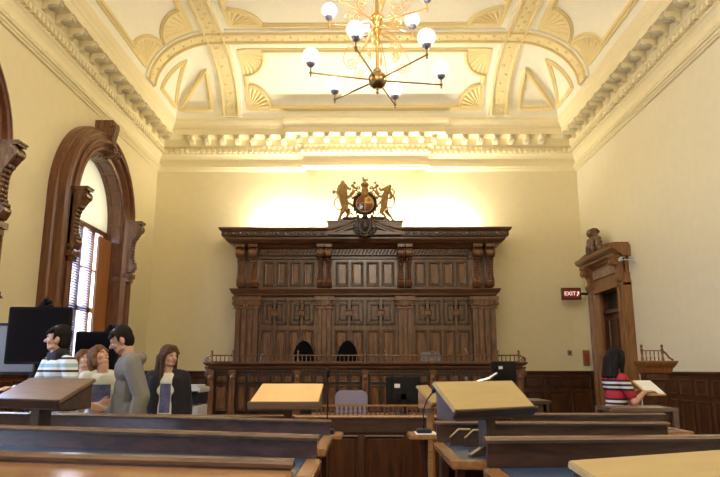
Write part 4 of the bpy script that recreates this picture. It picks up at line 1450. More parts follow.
# ================================================================== DESK ROWS
def desk_row(name, x0, x1, yr, k, ztop, rh, depth, label, top='leather', ends=True, panel_to=0.0, group=None):
    """desk along X; yr = Y of riser at x=0 end ref; shear y += k*x; desktop nearer the camera"""
    xm = (x0 + x1) / 2
    rt = root(name, label, 'desk', (xm, yr + k * (xm), 0), 0, group)
    def sh(mb):
        return mb.fn(lambda v: (v[0], v[1] + k * v[0], v[2]))
    def B(mb, n, m, **kw): return sh(mb).build(n, m, rt, **kw)
    y = yr
    mb = MB(); mb.box(x0 + .01, x1 - .01, y, y + .035, ztop - .02, ztop + rh); B(mb, 'riser', 'bench_wood')
    mb = MB(); mb.prism([(y - .015, ztop + rh), (y - .02, ztop + rh + .012), (y - .008, ztop + rh + .022), (y + .045, ztop + rh + .022), (y + .055, ztop + rh + .012), (y + .05, ztop + rh)], 'X', x0, x1)
    B(mb, 'cap_rail', 'bench_cap')
    if top == 'leather':
        mb = MB(); mb.box(x0, x1, y - depth, y, ztop - .035, ztop - .004)
        B(mb, 'desktop', 'bench_wood')
        mb = MB(); f_ = .055
        mb.box(x0 - .01, x1 + .01, y - depth - .01, y - depth + f_, ztop - .04, ztop); mb.box(x0 - .01, x0 + f_, y - depth + f_, y, ztop - .04, ztop); mb.box(x1 - f_, x1 + .01, y - depth + f_, y, ztop - .04, ztop)
        B(mb, 'edge_trim', 'desk_trim', bevel=.006)
        mb = MB(); mb.box(x0 + f_, x1 - f_, y - depth + f_, y - .002, ztop - .008, ztop - .001); B(mb, 'leather_inset', 'leather_blue')
    else:
        mb = MB(); mb.box(x0, x1, y - depth, y, ztop - .035, ztop); B(mb, 'desktop', 'desk_polished', bevel=.006)
    # front (judge side) panelling
    mb = MB(); mb.box(x0 + .03, x1 - .03, y - .03, y + .02, panel_to, ztop - .03)
    B(mb, 'front_board', 'bench_panel')
    n = max(1, round((x1 - x0) / .5)); wd = (x1 - x0 - .06) / n
    for i in range(n):
        q = MB().raised(x0 + .03 + i * wd + .04, x0 + .03 + (i + 1) * wd - .04, .15, ztop - .12, y - .03, .015, .03)
        B(q, 'board_panel', 'bench_panel')
    for xe, sg in ((x0, 1), (x1, -1)):
        mb = MB()
        xa = xe + sg * .02
        mb.box(xa, xa + sg * .04, y - .16, y, 0, ztop - .04)
        mb.prism([(y - depth + .06, 0), (y - depth + .14, 0), (y - depth + .12, .35), (y - depth + .16, ztop - .20), (y - depth + .10, ztop - .04), (y - depth + .02, ztop - .04), (y - depth + .05, ztop - .20), (y - depth + .03, .35)], 'X', xa, xa + sg * .04)
        mb.box(xa, xa + sg * .04, y - depth + .08, y - .1, .12, .20)
        B(mb, 'end_frame', 'bench_panel')
    mb = MB(); mb.box(x0 + .05, x1 - .05, y - depth + .10, y - depth + .13, ztop - .16, ztop - .12); B(mb, 'stretcher', 'desk_trim')
    return rt

# left block (rows slant away to the left)
desk_row('counsel_desk', -3.3, -.55, 5.10 + (-.2) * .55 - 0.0, -.20, 1.00, .07, .36, 'dark wooden counsel desk farthest forward in the left block, under the small orange lectern', 'wood')
desk_row('counsel_desk', -3.1, -.215, 4.23 - .305 * .245, -.305, 1.04, .07, .72, 'dark wooden counsel desk with blue leather top, second row of left block')
desk_row('counsel_desk', -2.6, -.19, 2.745 - .295 * .2, -.295, 1.09, .07, .50, 'dark wooden counsel desk with blue leather top, third row of left block')
desk_row('counsel_desk', -2.2, -.22, 2.06 - .19 * .22, -.19, 1.147, .006, .85, 'polished orange-brown wooden desk nearest the viewer at bottom left', 'wood')
# right block
desk_row('counsel_desk', 1.12, 2.30, 5.10, 0.0, 1.02, .075, .40, 'dark wooden desk farthest forward in the right block, beside the doorway side')
desk_row('counsel_desk', .44, 1.88, 4.22, -.05, 1.00, .105, .85, 'dark desk with blue leather top under the large pale lectern, right of the aisle')
desk_row('counsel_desk', .46, 2.6, 2.535, .08, 1.08, .09, .85, 'dark desk with blue leather top nearest the viewer at bottom right')

# ------------------------------------------------------------------ aisle partition and clerk's desk
pt = root('panelled_partition', 'brown panelled wooden partition closing the aisle in front of the clerks', 'partition', (0, 7.0, 0))
MB().box(-1.5, 1.9, 7.0, 7.05, 0, .94).build('board', 'bench_panel', pt)
MB().prism([(6.96, .94), (6.95, .955), (6.96, .972), (7.09, .972), (7.10, .955), (7.09, .94)], 'X', -1.52, 1.92).build('cap_rail', 'desk_trim', pt)
MB().box(-1.5, 1.9, 6.975, 7.0, .80, .94).build('top_board', 'bench_wood', pt)
for i in range(7):
    x0 = -1.48 + i * .48
    mb = MB(); mb.raised(x0 + .03, x0 + .45, .1, .77, 7.0, .018, .035); mb.build('panel', 'oak_dado', pt)
ck = root('clerks_desk', 'wooden clerks desk with a low baluster gallery along its edge', 'desk', (.1, 7.5, 0))
MB().box(-.62, .80, 7.28, 7.95, .90, .94).build('desktop', 'desk_trim', ck)
for sx in (-.58, .76): MB().box(sx - .03, sx + .03, 7.32, 7.9, 0, .90).build('side_panel', 'bench_panel', ck)
MB().box(-.58, .76, 7.30, 7.33, .2, .90).build('front_board', 'bench_panel', ck)
MB().box(-.60, .78, 7.285, 7.315, 1.045, 1.065).box(-.60, .78, 7.28, 7.32, .94, .95).build('gallery_rail', 'desk_trim', ck)
for k in range(28):
    MB().lathe(-.585 + k * .05, 7.30, [(.010, .95), (.013, .97), (.007, .99), (.012, 1.02), (.008, 1.045)], 8).build('baluster', 'oak_canopy', ck, smooth=True)
# side desk for second monitor
sd_ = root('side_desk', 'plain dark wooden side desk behind the large pale lectern holding a monitor', 'desk', (1.45, 7.75, 0))
MB().box(.95, 2.1, 7.45, 8.1, 1.06, 1.10).build('desktop', 'bench_wood', sd_)
for sx in (1.0, 2.05): MB().box(sx - .03, sx + .03, 7.5, 8.05, 0, 1.06).build('side_panel', 'bench_panel', sd_)
MB().box(1.0, 2.05, 7.5, 7.53, .3, 1.06).build('front_board', 'bench_panel', sd_)

def monitor(loc, rz, w_, h, z0, label, name='computer_monitor', cat='monitor', grp=None):
    """back seen; loc = foot position, z0 = bottom of the display above foot"""
    rt = root(name, label, cat, loc, rz, grp)
    mb = MB(); mb.box(-w_ / 2, w_ / 2, -.02, .015, z0, z0 + h); mb.build('display', 'black_plastic', rt, world=False, bevel=.006)
    mb = MB(); mb.box(-w_ * .36, w_ * .36, -.05, -.018, z0 + h * .18, z0 + h * .8); mb.build('rear_cover', 'black_plastic', rt, world=False, bevel=.01)
    mb = MB(); mb.box(-w_ / 2 + .012, w_ / 2 - .012, .014, .018, z0 + .015, z0 + h - .015); mb.build('screen', 'screen_black', rt, world=False)
    mb = MB(); mb.box(-.03, .03, -.05, -.02, .01, z0 + h * .4); mb.build('neck', 'black_plastic', rt, world=False)
    mb = MB(); mb.lathe(0, 0, [(.11, 0), (.11, .012), (.04, .02)], 20); mb.build('foot', 'black_plastic', rt, world=False)
    mb = MB(); mb.box(-w_ * .26, -w_ * .10, -.055, -.05, z0 + h * .62, z0 + h * .76); mb.build('sticker', 'paper', rt, world=False)
    return rt
monitor((.44, 7.6, .94), 0, .40, .32, .10, 'black computer monitor seen from behind on the clerks desk')
monitor((1.66, 7.85, 1.10), R(8), .30, .24, .20, 'black computer monitor seen from behind above right end of pale lectern')
mt = root('monitor_arm', 'silver jointed monitor arm beside the monitor above the pale lectern', 'monitor arm', (1.32, 7.75, 1.10))
mb = MB(); mb.lathe(0, 0, [(.05, 0), (.05, .02), (.015, .03), (.015, .20)], 12); mb.build('post', 'silver', mt, world=False)
mb = MB(); mb.tube([(0, 0, .20), (.14, -.02, .24), (.24, .0, .30)], .018, 8); mb.build('upper_link', 'silver', mt, world=False)
mb = MB(); mb.tube([(0, 0, .20), (-.12, -.02, .19), (-.13, -.02, .26)], .014, 8); mb.build('lower_link', 'silver', mt, world=False)

# ------------------------------------------------------------------ lecterns
def lectern(X, Y, Z, phi, tilt, w_, d, base_z, mat_top, mat_body, label, thick=.05, post_off=.18, post_w=.035, wedge=True):
    """X,Y,Z = middle of the near lower edge of the sloping top"""
    rt = root('lectern', label, 'lectern', (X, Y, base_z), phi)
    z = Z - base_z
    ct, st = math.cos(tilt), math.sin(tilt)
    M = Matrix.Translation((0, 0, z)) @ Matrix.Rotation(tilt, 4, 'X')
    mb = MB(); mb.box(-w_ / 2, w_ / 2, 0, d, -.022, 0); mb.xf(M); mb.build('sloping_top', mat_top, rt, world=False, bevel=.004)
    mb = MB(); mb.box(-w_ / 2 - .008, w_ / 2 + .008, -.018, 0, -.045, .010); mb.xf(M); mb.build('lip', mat_body, rt, world=False, bevel=.004)
    y1, z1 = d * ct, z + d * st
    if wedge:
        mb = MB()
        mb.prism([(0.012, z - .024), (y1 - .005, z1 - .03), (y1 - .005, z - .055), (.012, z - .055)], 'X', -w_ / 2 + .01, w_ / 2 - .01)
        mb.build('desk_box', mat_body, rt, world=False, bevel=.004)
    ym = max(d * ct * .5, .06)
    mb = MB(); mb.box(-post_w, post_w, ym - post_w, ym + post_w, .012, z - .05); mb.build('post', mat_body, rt, world=False, bevel=.004)
    for a in range(4):
        q = MB(); q.prism([(post_w, 0), (post_w + .10, 0), (post_w + .10, .014), (post_w, .05)], 'Y', -.014, .014)
        q.xf(Matrix.Translation((0, ym, .0)) @ Matrix.Rotation(PI / 2 * a, 4, 'Z')); q.build('foot', mat_body, rt, world=False)
    return rt
lectern(.699, 3.5, 1.246, .613, .711, .60, .215, 1.0, 'lectern_pale', 'lectern_dark', 'large pale-topped wooden lectern standing on desk right of the aisle', post_w=.034)
lectern(-.578, 4.66, 1.217, .0, .20, .49, .60, 1.0, 'lectern_orange', 'lectern_brown', 'orange-topped wooden lectern standing on desk left of the aisle', post_w=.03)
lectern(-2.0, 3.85, 1.275, -.48, .466, .606, .27, 1.04, 'lectern_brown', 'lectern_dark', 'dark brown wooden lectern at left edge in front of the group of people', post_w=.042)
lectern(.965, 1.82, 1.128, .42, .30, .66, .24, 1.08, 'lectern_pale', 'lectern_dark', 'pale-topped lectern cut off by the frame at bottom right', post_w=.034)
lectern(.69, 6.3, 1.14, R(62), .8, .26, .22, 0.0, 'lectern_pale', 'desk_trim', 'orange wooden lectern turned sideways behind the tip of large pale lectern', post_w=.03)

# little mic tables at the aisle ends and their gooseneck microphones
def mic_table(x, y, z, label, mlabel, lean, h):
    rt = root('microphone_shelf', label, 'small table', (x, y, 0))
    mb = MB(); mb.box(-.11, .11, -.14, .14, z - .03, z); mb.build('top', 'desk_trim', rt, world=False, bevel=.006)
    mb = MB(); mb.lathe(0, 0, [(.12, 0), (.12, .02), (.03, .05), (.022, .2), (.035, .5), (.022, .8), (.03, z - .03)], 14); mb.build('pedestal', 'bench_panel', rt, world=False, smooth=40)
    g = root('gooseneck_microphone', mlabel, 'microphone', (x, y, z))
    mb = MB(); mb.box(-.05, .05, -.06, .06, 0, .03); mb.build('base', 'printer_dark', g, world=False, bevel=.008)
    mb = MB(); mb.tube([(0, 0, .03), (0, 0, h * .55), (lean * .4, 0, h * .8), (lean, -.02, h)], .005, 8); mb.build('gooseneck', 'black_plastic', g, world=False, smooth=True)
    mb = MB(); capsule(mb, (lean, -.02, h), (lean * 1.3, -.03, h + .04), .014, .014, 10); mb.build('foam_cap', 'black_plastic', g, world=False, smooth=True)
mic_table(.40, 4.55, 1.02, 'small orange-edged shelf table at the right side of the aisle', 'black gooseneck microphone leaning right on the right aisle shelf', .07, .28)
mic_table(-.27, 4.75, 1.00, 'small orange-edged shelf table at the left side of the aisle', 'tall straight black gooseneck microphone on the left aisle shelf', 0.0, .40)

# papers, file holders
tag(MB().box(.34, .48, 4.46, 4.66, 1.0205, 1.024).build('paper_sheet', 'paper'), 'white sheet of paper under the microphone on the right aisle shelf', 'paper')
for i, (x, y) in enumerate(((.60, 4.02), (.68, 3.97))):
    rt = root('file_holder', ['dark arched file holder beside the lectern post, the left one', 'dark arched file holder beside the lectern post, the right one'][i], 'file holder', (x, y, 1.0), 0, 'file holders on the leather desk')
    mb = MB(); mb.prism([(-.09, 0), (-.09, .05), (-.04, .09), (.03, .09), (.09, .05), (.09, 0)], 'X', -.018, .018)
    mb.xf(Matrix.Rotation(R(-90), 4, 'Z')); mb.build('holder', 'lectern_dark', rt, world=False)
    mb = MB(); mb.tube([(-.09, -.02, .05), (-.04, -.02, .095), (.03, -.02, .095)], .006, 6); mb.build('rim', 'lectern_pale', rt, world=False)
bk = root('open_book', 'open white book lying on the forward desk left of the orange lectern', 'book', (-1.0, 5.0, 1.0), R(-8))
mb = MB(); mb.prism([(-.20, 0), (-.19, .03), (-.08, .05), (0, .02), (.08, .05), (.19, .03), (.20, 0)], 'Y', -.12, .12); mb.build('pages', 'paper', bk, world=False)
mb = MB(); mb.box(-.21, .21, -.13, .13, -.0, .006); mb.build('cover', 'navy_cloth', bk, world=False)

# ------------------------------------------------------------------ press box on the right
pb = root('witness_box', 'dark panelled witness box with small gallery, right of the striped-top woman', 'witness box', (4.0, 9.2, 0))
MB().box(3.86, 4.16, 9.0, 9.2, 0, 1.46).build('carcass', 'oak_dado', pb)
mb = MB(); jp2 = [(0, 1.38), (.03, 1.40), (.05, 1.46), (.08, 1.50), (.10, 1.54), (.10, 1.56), (0, 1.56)]
mb.sweep([[(3.86 - d, 9.2, z) for d, z in jp2], [(3.86 - d, 9.0 - d, z) for d, z in jp2], [(4.16 + d, 9.0 - d, z) for d, z in jp2], [(4.16 + d, 9.2, z) for d, z in jp2]])
mb.build('ledge', 'door_oak', pb)
MB().box(3.86, 4.16, 9.0, 9.2, 1.52, 1.55).build('top_board', 'oak_dado', pb)
MB().raised(3.90, 4.12, .25, .85, 9.0, .02, .04).build('panel', 'oak_dado', pb)
MB().raised(3.90, 4.12, .95, 1.32, 9.0, .02, .04).build('panel', 'oak_dado', pb)
for x in (3.82, 4.10):
    MB().lathe(x, 9.0, [(.02, 1.56), (.02, 1.60), (.013, 1.62), (.018, 1.68), (.022, 1.72), (.01, 1.735), (.022, 1.76), (.004, 1.79)], 10).build('gallery_post', 'oak_canopy', pb, smooth=40)
MB().box(3.82, 4.10, 8.99, 9.01, 1.69, 1.705).build('gallery_rail', 'oak_canopy', pb)
for k in range(1, 5): MB().lathe(3.82 + k * .056, 9.0, [(.008, 1.56), (.012, 1.60), (.006, 1.63), (.010, 1.66), (.007, 1.69)], 8).build('baluster', 'oak_canopy', pb)
mb = MB(); mb.tube([(4.10, 9.0, 1.70), (4.15, 9.0, 1.66), (4.19, 9.0, 1.60), (4.24, 9.0, 1.57)], .014, 6); mb.build('gallery_scroll', 'oak_canopy', pb)
# pale low table near the woman
lt = root('low_table', 'low pale-topped wooden table in front of the striped-top woman', 'table', (2.35, 5.75, 0))
MB().box(2.06, 2.62, 5.55, 5.95, 1.10, 1.13).build('tabletop', 'bench_cap', lt)
MB().box(2.10, 2.58, 5.60, 5.90, 1.04, 1.10).build('apron', 'bench_panel', lt)
for x in (2.08, 2.60):
    for y in (5.58, 5.92): MB().box(x - .02, x + .02, y - .02, y + .02, 0, 1.10).build('leg', 'bench_cap', lt)

# ================================================================== SCREENS, PRINTER (left)
def tv(X, Y, rz, w_, z0, z1, label):
    rt = root('television', label, 'television', (X, Y, 0), rz, 'black televisions on stands by the window')
    mb = MB(); mb.box(-w_ / 2, w_ / 2, -.03, .04, z0, z1); mb.build('casing', 'black_plastic', rt, world=False, bevel=.01)
    mb = MB(); mb.box(-w_ / 2 + .025, w_ / 2 - .025, -.034, -.03, z0 + .03, z1 - .025); mb.build('screen', 'screen_black', rt, world=False)
    mb = MB(); mb.box(-.03, .03, .04, .09, .1, z1 - .2); mb.box(-.10, .10, .02, .06, z0 + .1, z1 - .15); mb.build('stand_column', 'black_plastic', rt, world=False)
    for sx in (-1, 1):
        mb = MB(); mb.tube([(0, .06, .12), (sx * .3, -.2, .03)], .02, 8); mb.tube([(0, .06, .12), (sx * .3, .3, .03)], .02, 8); mb.build('stand_leg', 'black_plastic', rt, world=False)
    mb = MB(); mb.box(-.20 * w_, .20 * w_, -.037, -.034, z0 + .008, z0 + .020); mb.build('trim_strip', 'printer_dark', rt, world=False)
tv(-3.57, 7.05, R(6), .66, 1.50, 2.12, 'large black television on a stand, behind the man in the striped sweater')
tv(-3.42, 8.25, R(4), .54, 1.30, 1.92, 'smaller black television on a stand, behind the woman in the white T-shirt')
def webcam(X, Y, Z, rz, label, s_=1.0):
    rt = root('video_camera', label, 'camera', (X, Y, Z), rz)
    mb = MB(); mb.box(-.07 * s_, .07 * s_, -.06 * s_, .05 * s_, 0, .018); mb.build('base', 'black_plastic', rt, world=False, bevel=.004)
    mb = MB(); mb.sphere((0, 0, .06 * s_), (.05 * s_, .05 * s_, .045 * s_), 14, 10); mb.box(-.055 * s_, .055 * s_, -.02, .02, .01, .06 * s_); mb.build('head', 'black_plastic', rt, world=False, smooth=40)
    mb = MB(); mb.lathe(0, -.05 * s_, [(.022 * s_, -.01), (.025 * s_, .02)], 14, 'Y', .065 * s_); mb.build('lens', 'screen_black', rt, world=False)
webcam(-3.52, 7.06, 2.12, R(6), 'small black video camera on top of the large television', 1.0)
webcam(-3.25, 8.26, 1.92, R(4), 'small black video camera on top of the smaller television', 1.0)
# tripod camera at the left edge
tp = root('camera_tripod', 'black tripod at the left edge of the photo carrying a video camera', 'tripod', (-3.62, 6.2, 0))
mb = MB(); mb.tube([(0, 0, .6), (0, 0, 2.13)], .014, 8); mb.build('column', 'black_plastic', tp, world=False)
for k in range(3):
    a = R(90 + 120 * k); mb = MB(); mb.tube([(0, 0, .95), (.32 * math.cos(a), .32 * math.sin(a), .01)], .014, 8); mb.build('leg', 'black_plastic', tp, world=False)
webcam(-3.62, 6.2, 2.13, R(20), 'small black video camera on the tripod at the left edge', 1.0)
db = root('display_board', 'grey board standing behind the tripod at the left edge', 'board', (-4.12, 7.55, 0))
mb = MB(); mb.box(-.26, .26, 0, .03, 1.42, 1.95); mb.build('board', 'grey_board', db, world=False)
for z_ in (1.39, 1.95): MB().box(-.28, .28, -.01, .04, z_, z_ + .03).build('frame_rail', 'black_plastic', db, world=False)
for sx in (-.24, .24):
    mb = MB(); mb.box(sx - .015, sx + .015, 0, .03, 0, 1.40); mb.build('leg', 'black_plastic', db, world=False)

pr = root('printer', 'white and dark grey floor-standing office printer beside the judges bench', 'printer', (-2.22, 8.1, 0))
mb = MB(); mb.box(-.22, .22, -.22, .26, .05, 1.02); mb.build('lower_cabinet', 'printer_white', pr, world=False, bevel=.01)
mb = MB(); mb.box(-.225, .225, -.235, .25, 1.04, 1.17); mb.build('dark_body', 'printer_dark', pr, world=False, bevel=.01)
mb = MB(); mb.box(-.24, .24, -.24, .28, 1.17, 1.235); mb.box(-.20, .20, -.2, .24, 1.235, 1.26); mb.build('scanner_lid', 'printer_white', pr, world=False, bevel=.012)
mb = MB(); mb.box(-.02, .22, -.31, -.22, 1.17, 1.19); mb.build('control_panel', 'printer_dark', pr, world=False, bevel=.004)
mb = MB(); mb.box(-.16, .16, -.28, -.22, 1.02, 1.04); mb.build('paper_tray', 'printer_white', pr, world=False)
for z in (.15, .42, .69):
    mb = MB(); mb.box(-.19, .19, -.232, -.22, z, z + .23); mb.build('drawer', 'printer_white', pr, world=False, bevel=.006)

# ================================================================== PEOPLE
def person(label, loc, rz, h, shirt, shirt_mat, pants_mat, hair_mat, hair, arms, head=(0, 0), lean=(0, 0), sleeve=1.0, skin='skin', female=False, hem=.90, extras=None, legs=(0, 0)):
    """built facing -Y.  arms: {side: (elbow, wrist, fingertip dir)} in body units for h=1.75"""
    k = h / 1.75
    rt = root('person', label, 'person', loc, rz)
    def V3(p):
        # lean: shear of everything above the hips
        z = p[2]; t = max(0, z - .92)
        return (p[0] * k + lean[0] * t * k, p[1] * k + lean[1] * t * k, z * k)
    class K(MB):
        def cap(s, a, b, ra, rb, n=12): capsule(s, V3(a), V3(b), ra * k, rb * k, n); return s
        def ell(s, c, r, n=14, m=10): s.sphere(V3(c), [q * k for q in r], n, m); return s
    sw = .165 if female else .19
    hipw = .10
    # --- head frame
    hy, hp = head
    HC_ = Vector(V3((0, -.015, 1.50)))
    MH = Matrix.Translation(HC_) @ Matrix.Rotation(R(hy), 4, 'Z') @ Matrix.Rotation(R(hp), 4, 'X')
    def HK(): return MB()
    def place(mb):  return mb.fn(lambda v: MH @ (Vector(v) * k))
    body = K()
    body.cap((0, 0, 1.42), (0, -.012, 1.53), .062, .054)
    body.ell((0, 0, 1.36), (sw * .9, .095, .12)); body.ell((0, 0, 1.18), (.135, .095, .20)); body.ell((0, .01, .96), (.155, .105, .13))
    for sg in (-1, 1):
        st = legs[0] if sg < 0 else legs[1]
        body.cap((sg * hipw, 0, .90), (sg * (hipw + .01), -.02 + st * .5, .50), .085, .055)
        body.cap((sg * (hipw + .01), -.02 + st * .5, .50), (sg * (hipw + .01), .01 + st, .10), .055, .038)
        body.cap((sg * (hipw + .01), .02 + st, .05), (sg * (hipw + .02), -.13 + st, .035), .035, .03)
    for sg in (-1, 1):
        el, wr, fd = arms[sg]
        sh_ = (sg * (sw + .0), 0, 1.405)
        body.cap(sh_, el, .050, .038); body.cap(el, wr, .038, .025)
        w3 = Vector(wr); fdv = Vector(fd).normalized()
        side = fdv.cross(Vector((0, -1, 0)) if abs(fdv.y) < .8 else Vector((0, 0, 1))).normalized()
        nrm = side.cross(fdv).normalized()
        palm = w3 + fdv * .055
        for q in (-.024, 0, .024):
            body.cap(tuple(w3 + side * q * .4), tuple(w3 + fdv * .085 + side * q), .017, .015, 8)
        for i, (off, ln) in enumerate(((-.031, .062), (-.011, .074), (.010, .070), (.030, .055))):
            a = w3 + fdv * .088 + side * off
            b_ = a + fdv * ln * .5 + side * off * .12 - nrm * .006
            c_ = b_ + fdv * ln * .42 - nrm * .024
            body.cap(tuple(a), tuple(b_), .0085, .008, 8); body.cap(tuple(b_), tuple(c_), .008, .007, 8)
        a = w3 + fdv * .025 + side * -.026
        b_ = a + fdv * .035 - side * .028; c_ = b_ + fdv * .032 - side * .006
        body.cap(tuple(a), tuple(b_), .012, .010, 8); body.cap(tuple(b_), tuple(c_), .010, .008, 8)
    hd = MB()
    hd.sphere((0, 0, .145), (.074, .094, .105), 20, 14)         # cranium
    hd.sphere((0, -.025, .085), (.058, .068, .075), 16, 12)     # face
    hd.sphere((0, -.058, .045), (.030, .030, .026), 12, 8)      # chin
    capsule(hd, (0, -.090, .128), (0, -.112, .098), .010, .014, 10)   # nose
    hd.sphere((0, -.092, .098), (.018, .014, .010), 10, 8)
    capsule(hd, (-.030, -.084, .142), (.030, -.084, .142), .012, .012, 10)  # brow
    for sg in (-1, 1):
        hd.sphere((sg * .076, .004, .110), (.010, .020, .032), 10, 8)
        hd.sphere((sg * .036, -.066, .095), (.022, .022, .022), 10, 8)
        capsule(hd, (sg * .050, -.02, .055), (sg * .02, -.065, .045), .018, .018, 8)
    capsule(hd, (0, 0, .0), (0, -.005, .08), .050, .052, 12)
    place(hd)
    body.add(hd.v, hd.f)
    b_o = remesh(body, 'body', skin, rt, .0075, 2)
    for sg in (-1, 1):
        e = MB(); e.sphere((sg * .028, -.0835, .118), (.012, .008, .007), 10, 8); place(e); e.build('eye', 'paper', rt, world=False, smooth=True)
        e = MB(); e.sphere((sg * .028, -.0895, .118), (.0055, .004, .0055), 8, 6); place(e); e.build('iris', 'eye_dark', rt, world=False, smooth=True)
        e = MB(); e.tube([(sg * .015, -.096, .136), (sg * .030, -.096, .141), (sg * .044, -.086, .136)], .0035, 6); place(e); e.build('eyebrow', hair_mat, rt, world=False, smooth=True)
    e = MB(); e.sphere((0, -.0865, .066), (.021, .008, .0055), 12, 8); place(e); e.build('mouth', 'lips', rt, world=False, smooth=True)
    # --- hair
    hr = MB()
    if hair == 'short':
        hr.sphere((0, .018, .166), (.079, .088, .092), 16, 12); hr.sphere((0, .038, .12), (.074, .066, .085), 14, 10)
        for i in range(9):
            a = -1 + 2 * i / 8
            capsule(hr, (a * .06, -.05, .215 - abs(a) * .02), (a * .066 + .012, -.086, .188 - abs(a) * .02), .024, .012, 8)
        for sg in (-1, 1): capsule(hr, (sg * .074, -.015, .165), (sg * .076, -.022, .115), .016, .008, 8)
    else:
        ln = {'shoulder': -.07, 'bob': .02, 'long': -.16, 'tied': .06}[hair]
        hr.sphere((0, .020, .168), (.086, .097, .092), 16, 12); hr.sphere((0, .040, .11), (.084, .075, .10), 14, 10)
        for sg in (-1, 1):
            capsule(hr, (sg * .045, -.055, .20), (sg * .078, -.035, .13), .028, .020, 8)
            capsule(hr, (sg * .080, -.015, .13), (sg * .080, .0, ln + .02), .028, .022, 8)
        hr.sphere((0, -.028, .212), (.066, .066, .040), 14, 8)
        for i in range(5):
            a = -1 + 2 * i / 4
            capsule(hr, (a * .035, -.055, .225), (a * .062 + .01, -.082, .178 - abs(a) * .02), .022, .013, 8)
        if hair in ('long', 'shoulder'):
            for x_ in (-.06, -.02, .02, .06): capsule(hr, (x_, .075, .12), (x_ * 1.25, .105, ln), .040, .028, 8)
        elif hair == 'bob':
            for x_ in (-.06, -.02, .02, .06): capsule(hr, (x_, .065, .12), (x_ * 1.15, .085, ln), .036, .026, 8)
        else:
            hr.sphere((0, .12, .16), (.04, .04, .045), 12, 8)
    place(hr); remesh(hr, 'hair', hair_mat, rt, .0085, 1)
    # --- clothes
    def top(name, mat, grow, hemz, slv, opening=False, hood=False, neck=True):
        t = K()
        g = grow
        if not opening:
            t.ell((0, 0, 1.355), (sw * .92 + g, .098 + g, .115 + g)); t.ell((0, 0, 1.18), (.142 + g, .100 + g, .20))
            t.ell((0, .008, 1.0), (.155 + g, .108 + g, .16)); t.cap((0, .0, 1.10), (0, .008, hemz + .10), .12 + g, .125 + g)
            if female:
                for sg in (-1, 1): t.ell((sg * .065, -.060, 1.27), (.070, .050, .075))
        else:
            for sg in (-1, 1):
                t.cap((sg * .115, -.02, 1.36), (sg * .12, -.02, hemz + .08), .075 + g, .075 + g)
            t.cap((0, .05, 1.36), (0, .055, hemz + .08), .085 + g, .10 + g)
        for sg in (-1, 1):
            el, wr, fd = arms[sg]
            t.cap((sg * sw, 0, 1.40), el, .058 + g, .048 + g)
            t.cap((sg * .06, .01, 1.44), (sg * sw, 0, 1.41), .045 + g, .055 + g)
            if slv > .55:
                e_, w_ = Vector(el), Vector(wr); q = e_ + (w_ - e_) * min(1, (slv - .5) / .5) * .93
                t.cap(el, tuple(q), .048 + g, .035 + g)
        if hood:
            t.ell((0, .075, 1.455), (.12, .075, .065)); t.cap((-.08, -.02, 1.46), (.08, -.02, 1.46), .035, .035)
            for sg in (-1, 1): t.cap((sg * .10, .05, 1.46), (sg * .05, -.06, 1.44), .035, .028)
        # cut the hem flat
        return remesh(t, name, mat, rt, .011, 2)
    # short sleeves: clip arm length
    if sleeve <= .55:
        full = arms; arms2 = {}
        for sg in (-1, 1):
            el, wr, fd = arms[sg]; s0 = Vector((sg * sw, 0, 1.405))
            arms2[sg] = (tuple(s0 + (Vector(el) - s0) * .72), wr, fd)
        sv = arms; arms = arms2
        top(shirt, shirt_mat, .006, hem, sleeve); arms = sv
    else:
        top(shirt, shirt_mat, .010 if shirt != 'hooded_sweatshirt' else .024, hem, sleeve, hood=(shirt == 'hooded_sweatshirt'))
    tr = K()
    tr.ell((0, .01, .94), (.160, .112, .11))
    for sg in (-1, 1):
        st = legs[0] if sg < 0 else legs[1]
        tr.cap((sg * hipw, 0, .88), (sg * (hipw + .01), -.02 + st * .5, .50), .098, .068)
        tr.cap((sg * (hipw + .01), -.02 + st * .5, .50), (sg * (hipw + .01), .01 + st, .09), .068, .055)
    remesh(tr, 'trousers', pants_mat, rt, .012, 2)
    for sg in (-1, 1):
        st = legs[0] if sg < 0 else legs[1]
        q = K(); q.cap((sg * (hipw + .01), .03 + st, .050), (sg * (hipw + .02), -.14 + st, .042), .048, .040)
        q.ell((sg * (hipw + .01), .03 + st, .06), (.045, .05, .055))
        remesh(q, 'shoe', 'shoe_dark', rt, .010, 1)
    if extras: extras(rt, K, V3, top, k)
    return rt

down = lambda sg, x=.05, y=0: ((sg * (.19 + x), .03 + y, 1.12), (sg * (.20 + x), -.03 + y, .88), (0, -.1, -1))
# man in the striped sweater, moving left
def ex1(rt, K, V3, top, k):
    c = K(); c.cap((-.05, .0, 1.475), (.05, .0, 1.475), .075, .075); c.ell((0, .03, 1.47), (.085, .075, .035)); remesh(c, 'collar', 'cardigan_dark', rt, .010, 1)
person('dark-haired man in a pale striped sweater, facing left before the large television', (-2.80, 6.08, 0), R(-38), 1.86,
       'striped_sweater', 'sweater_stripe', 'navy_cloth', 'hair_black', 'short',
       {-1: ((-.24, -.10, 1.16), (-.16, -.30, 1.20), (.3, -1, 0.1)), 1: ((.25, -.02, 1.14), (.20, -.24, 1.04), (0, -1, -.2))}, head=(-42, -4), lean=(-.10, -.08), extras=ex1, legs=(-.12, .12))
# woman in yellow-green cardigan half hidden
def ex2(rt, K, V3, top, k):
    top('cardigan', 'yellow_knit', .016, .86, 1.0, opening=True)
person('woman in yellow-green cardigan looking up, half hidden behind the left lectern', (-3.0, 6.95, 0), R(30), 1.66,
       'shirt', 'tshirt_white', 'navy_cloth', 'hair_auburn', 'tied', {-1: down(-1), 1: ((.22, -.02, 1.12), (.10, -.18, 1.10), (-1, -.3, .1))}, head=(15, -22), sleeve=.5, female=True, extras=ex2)
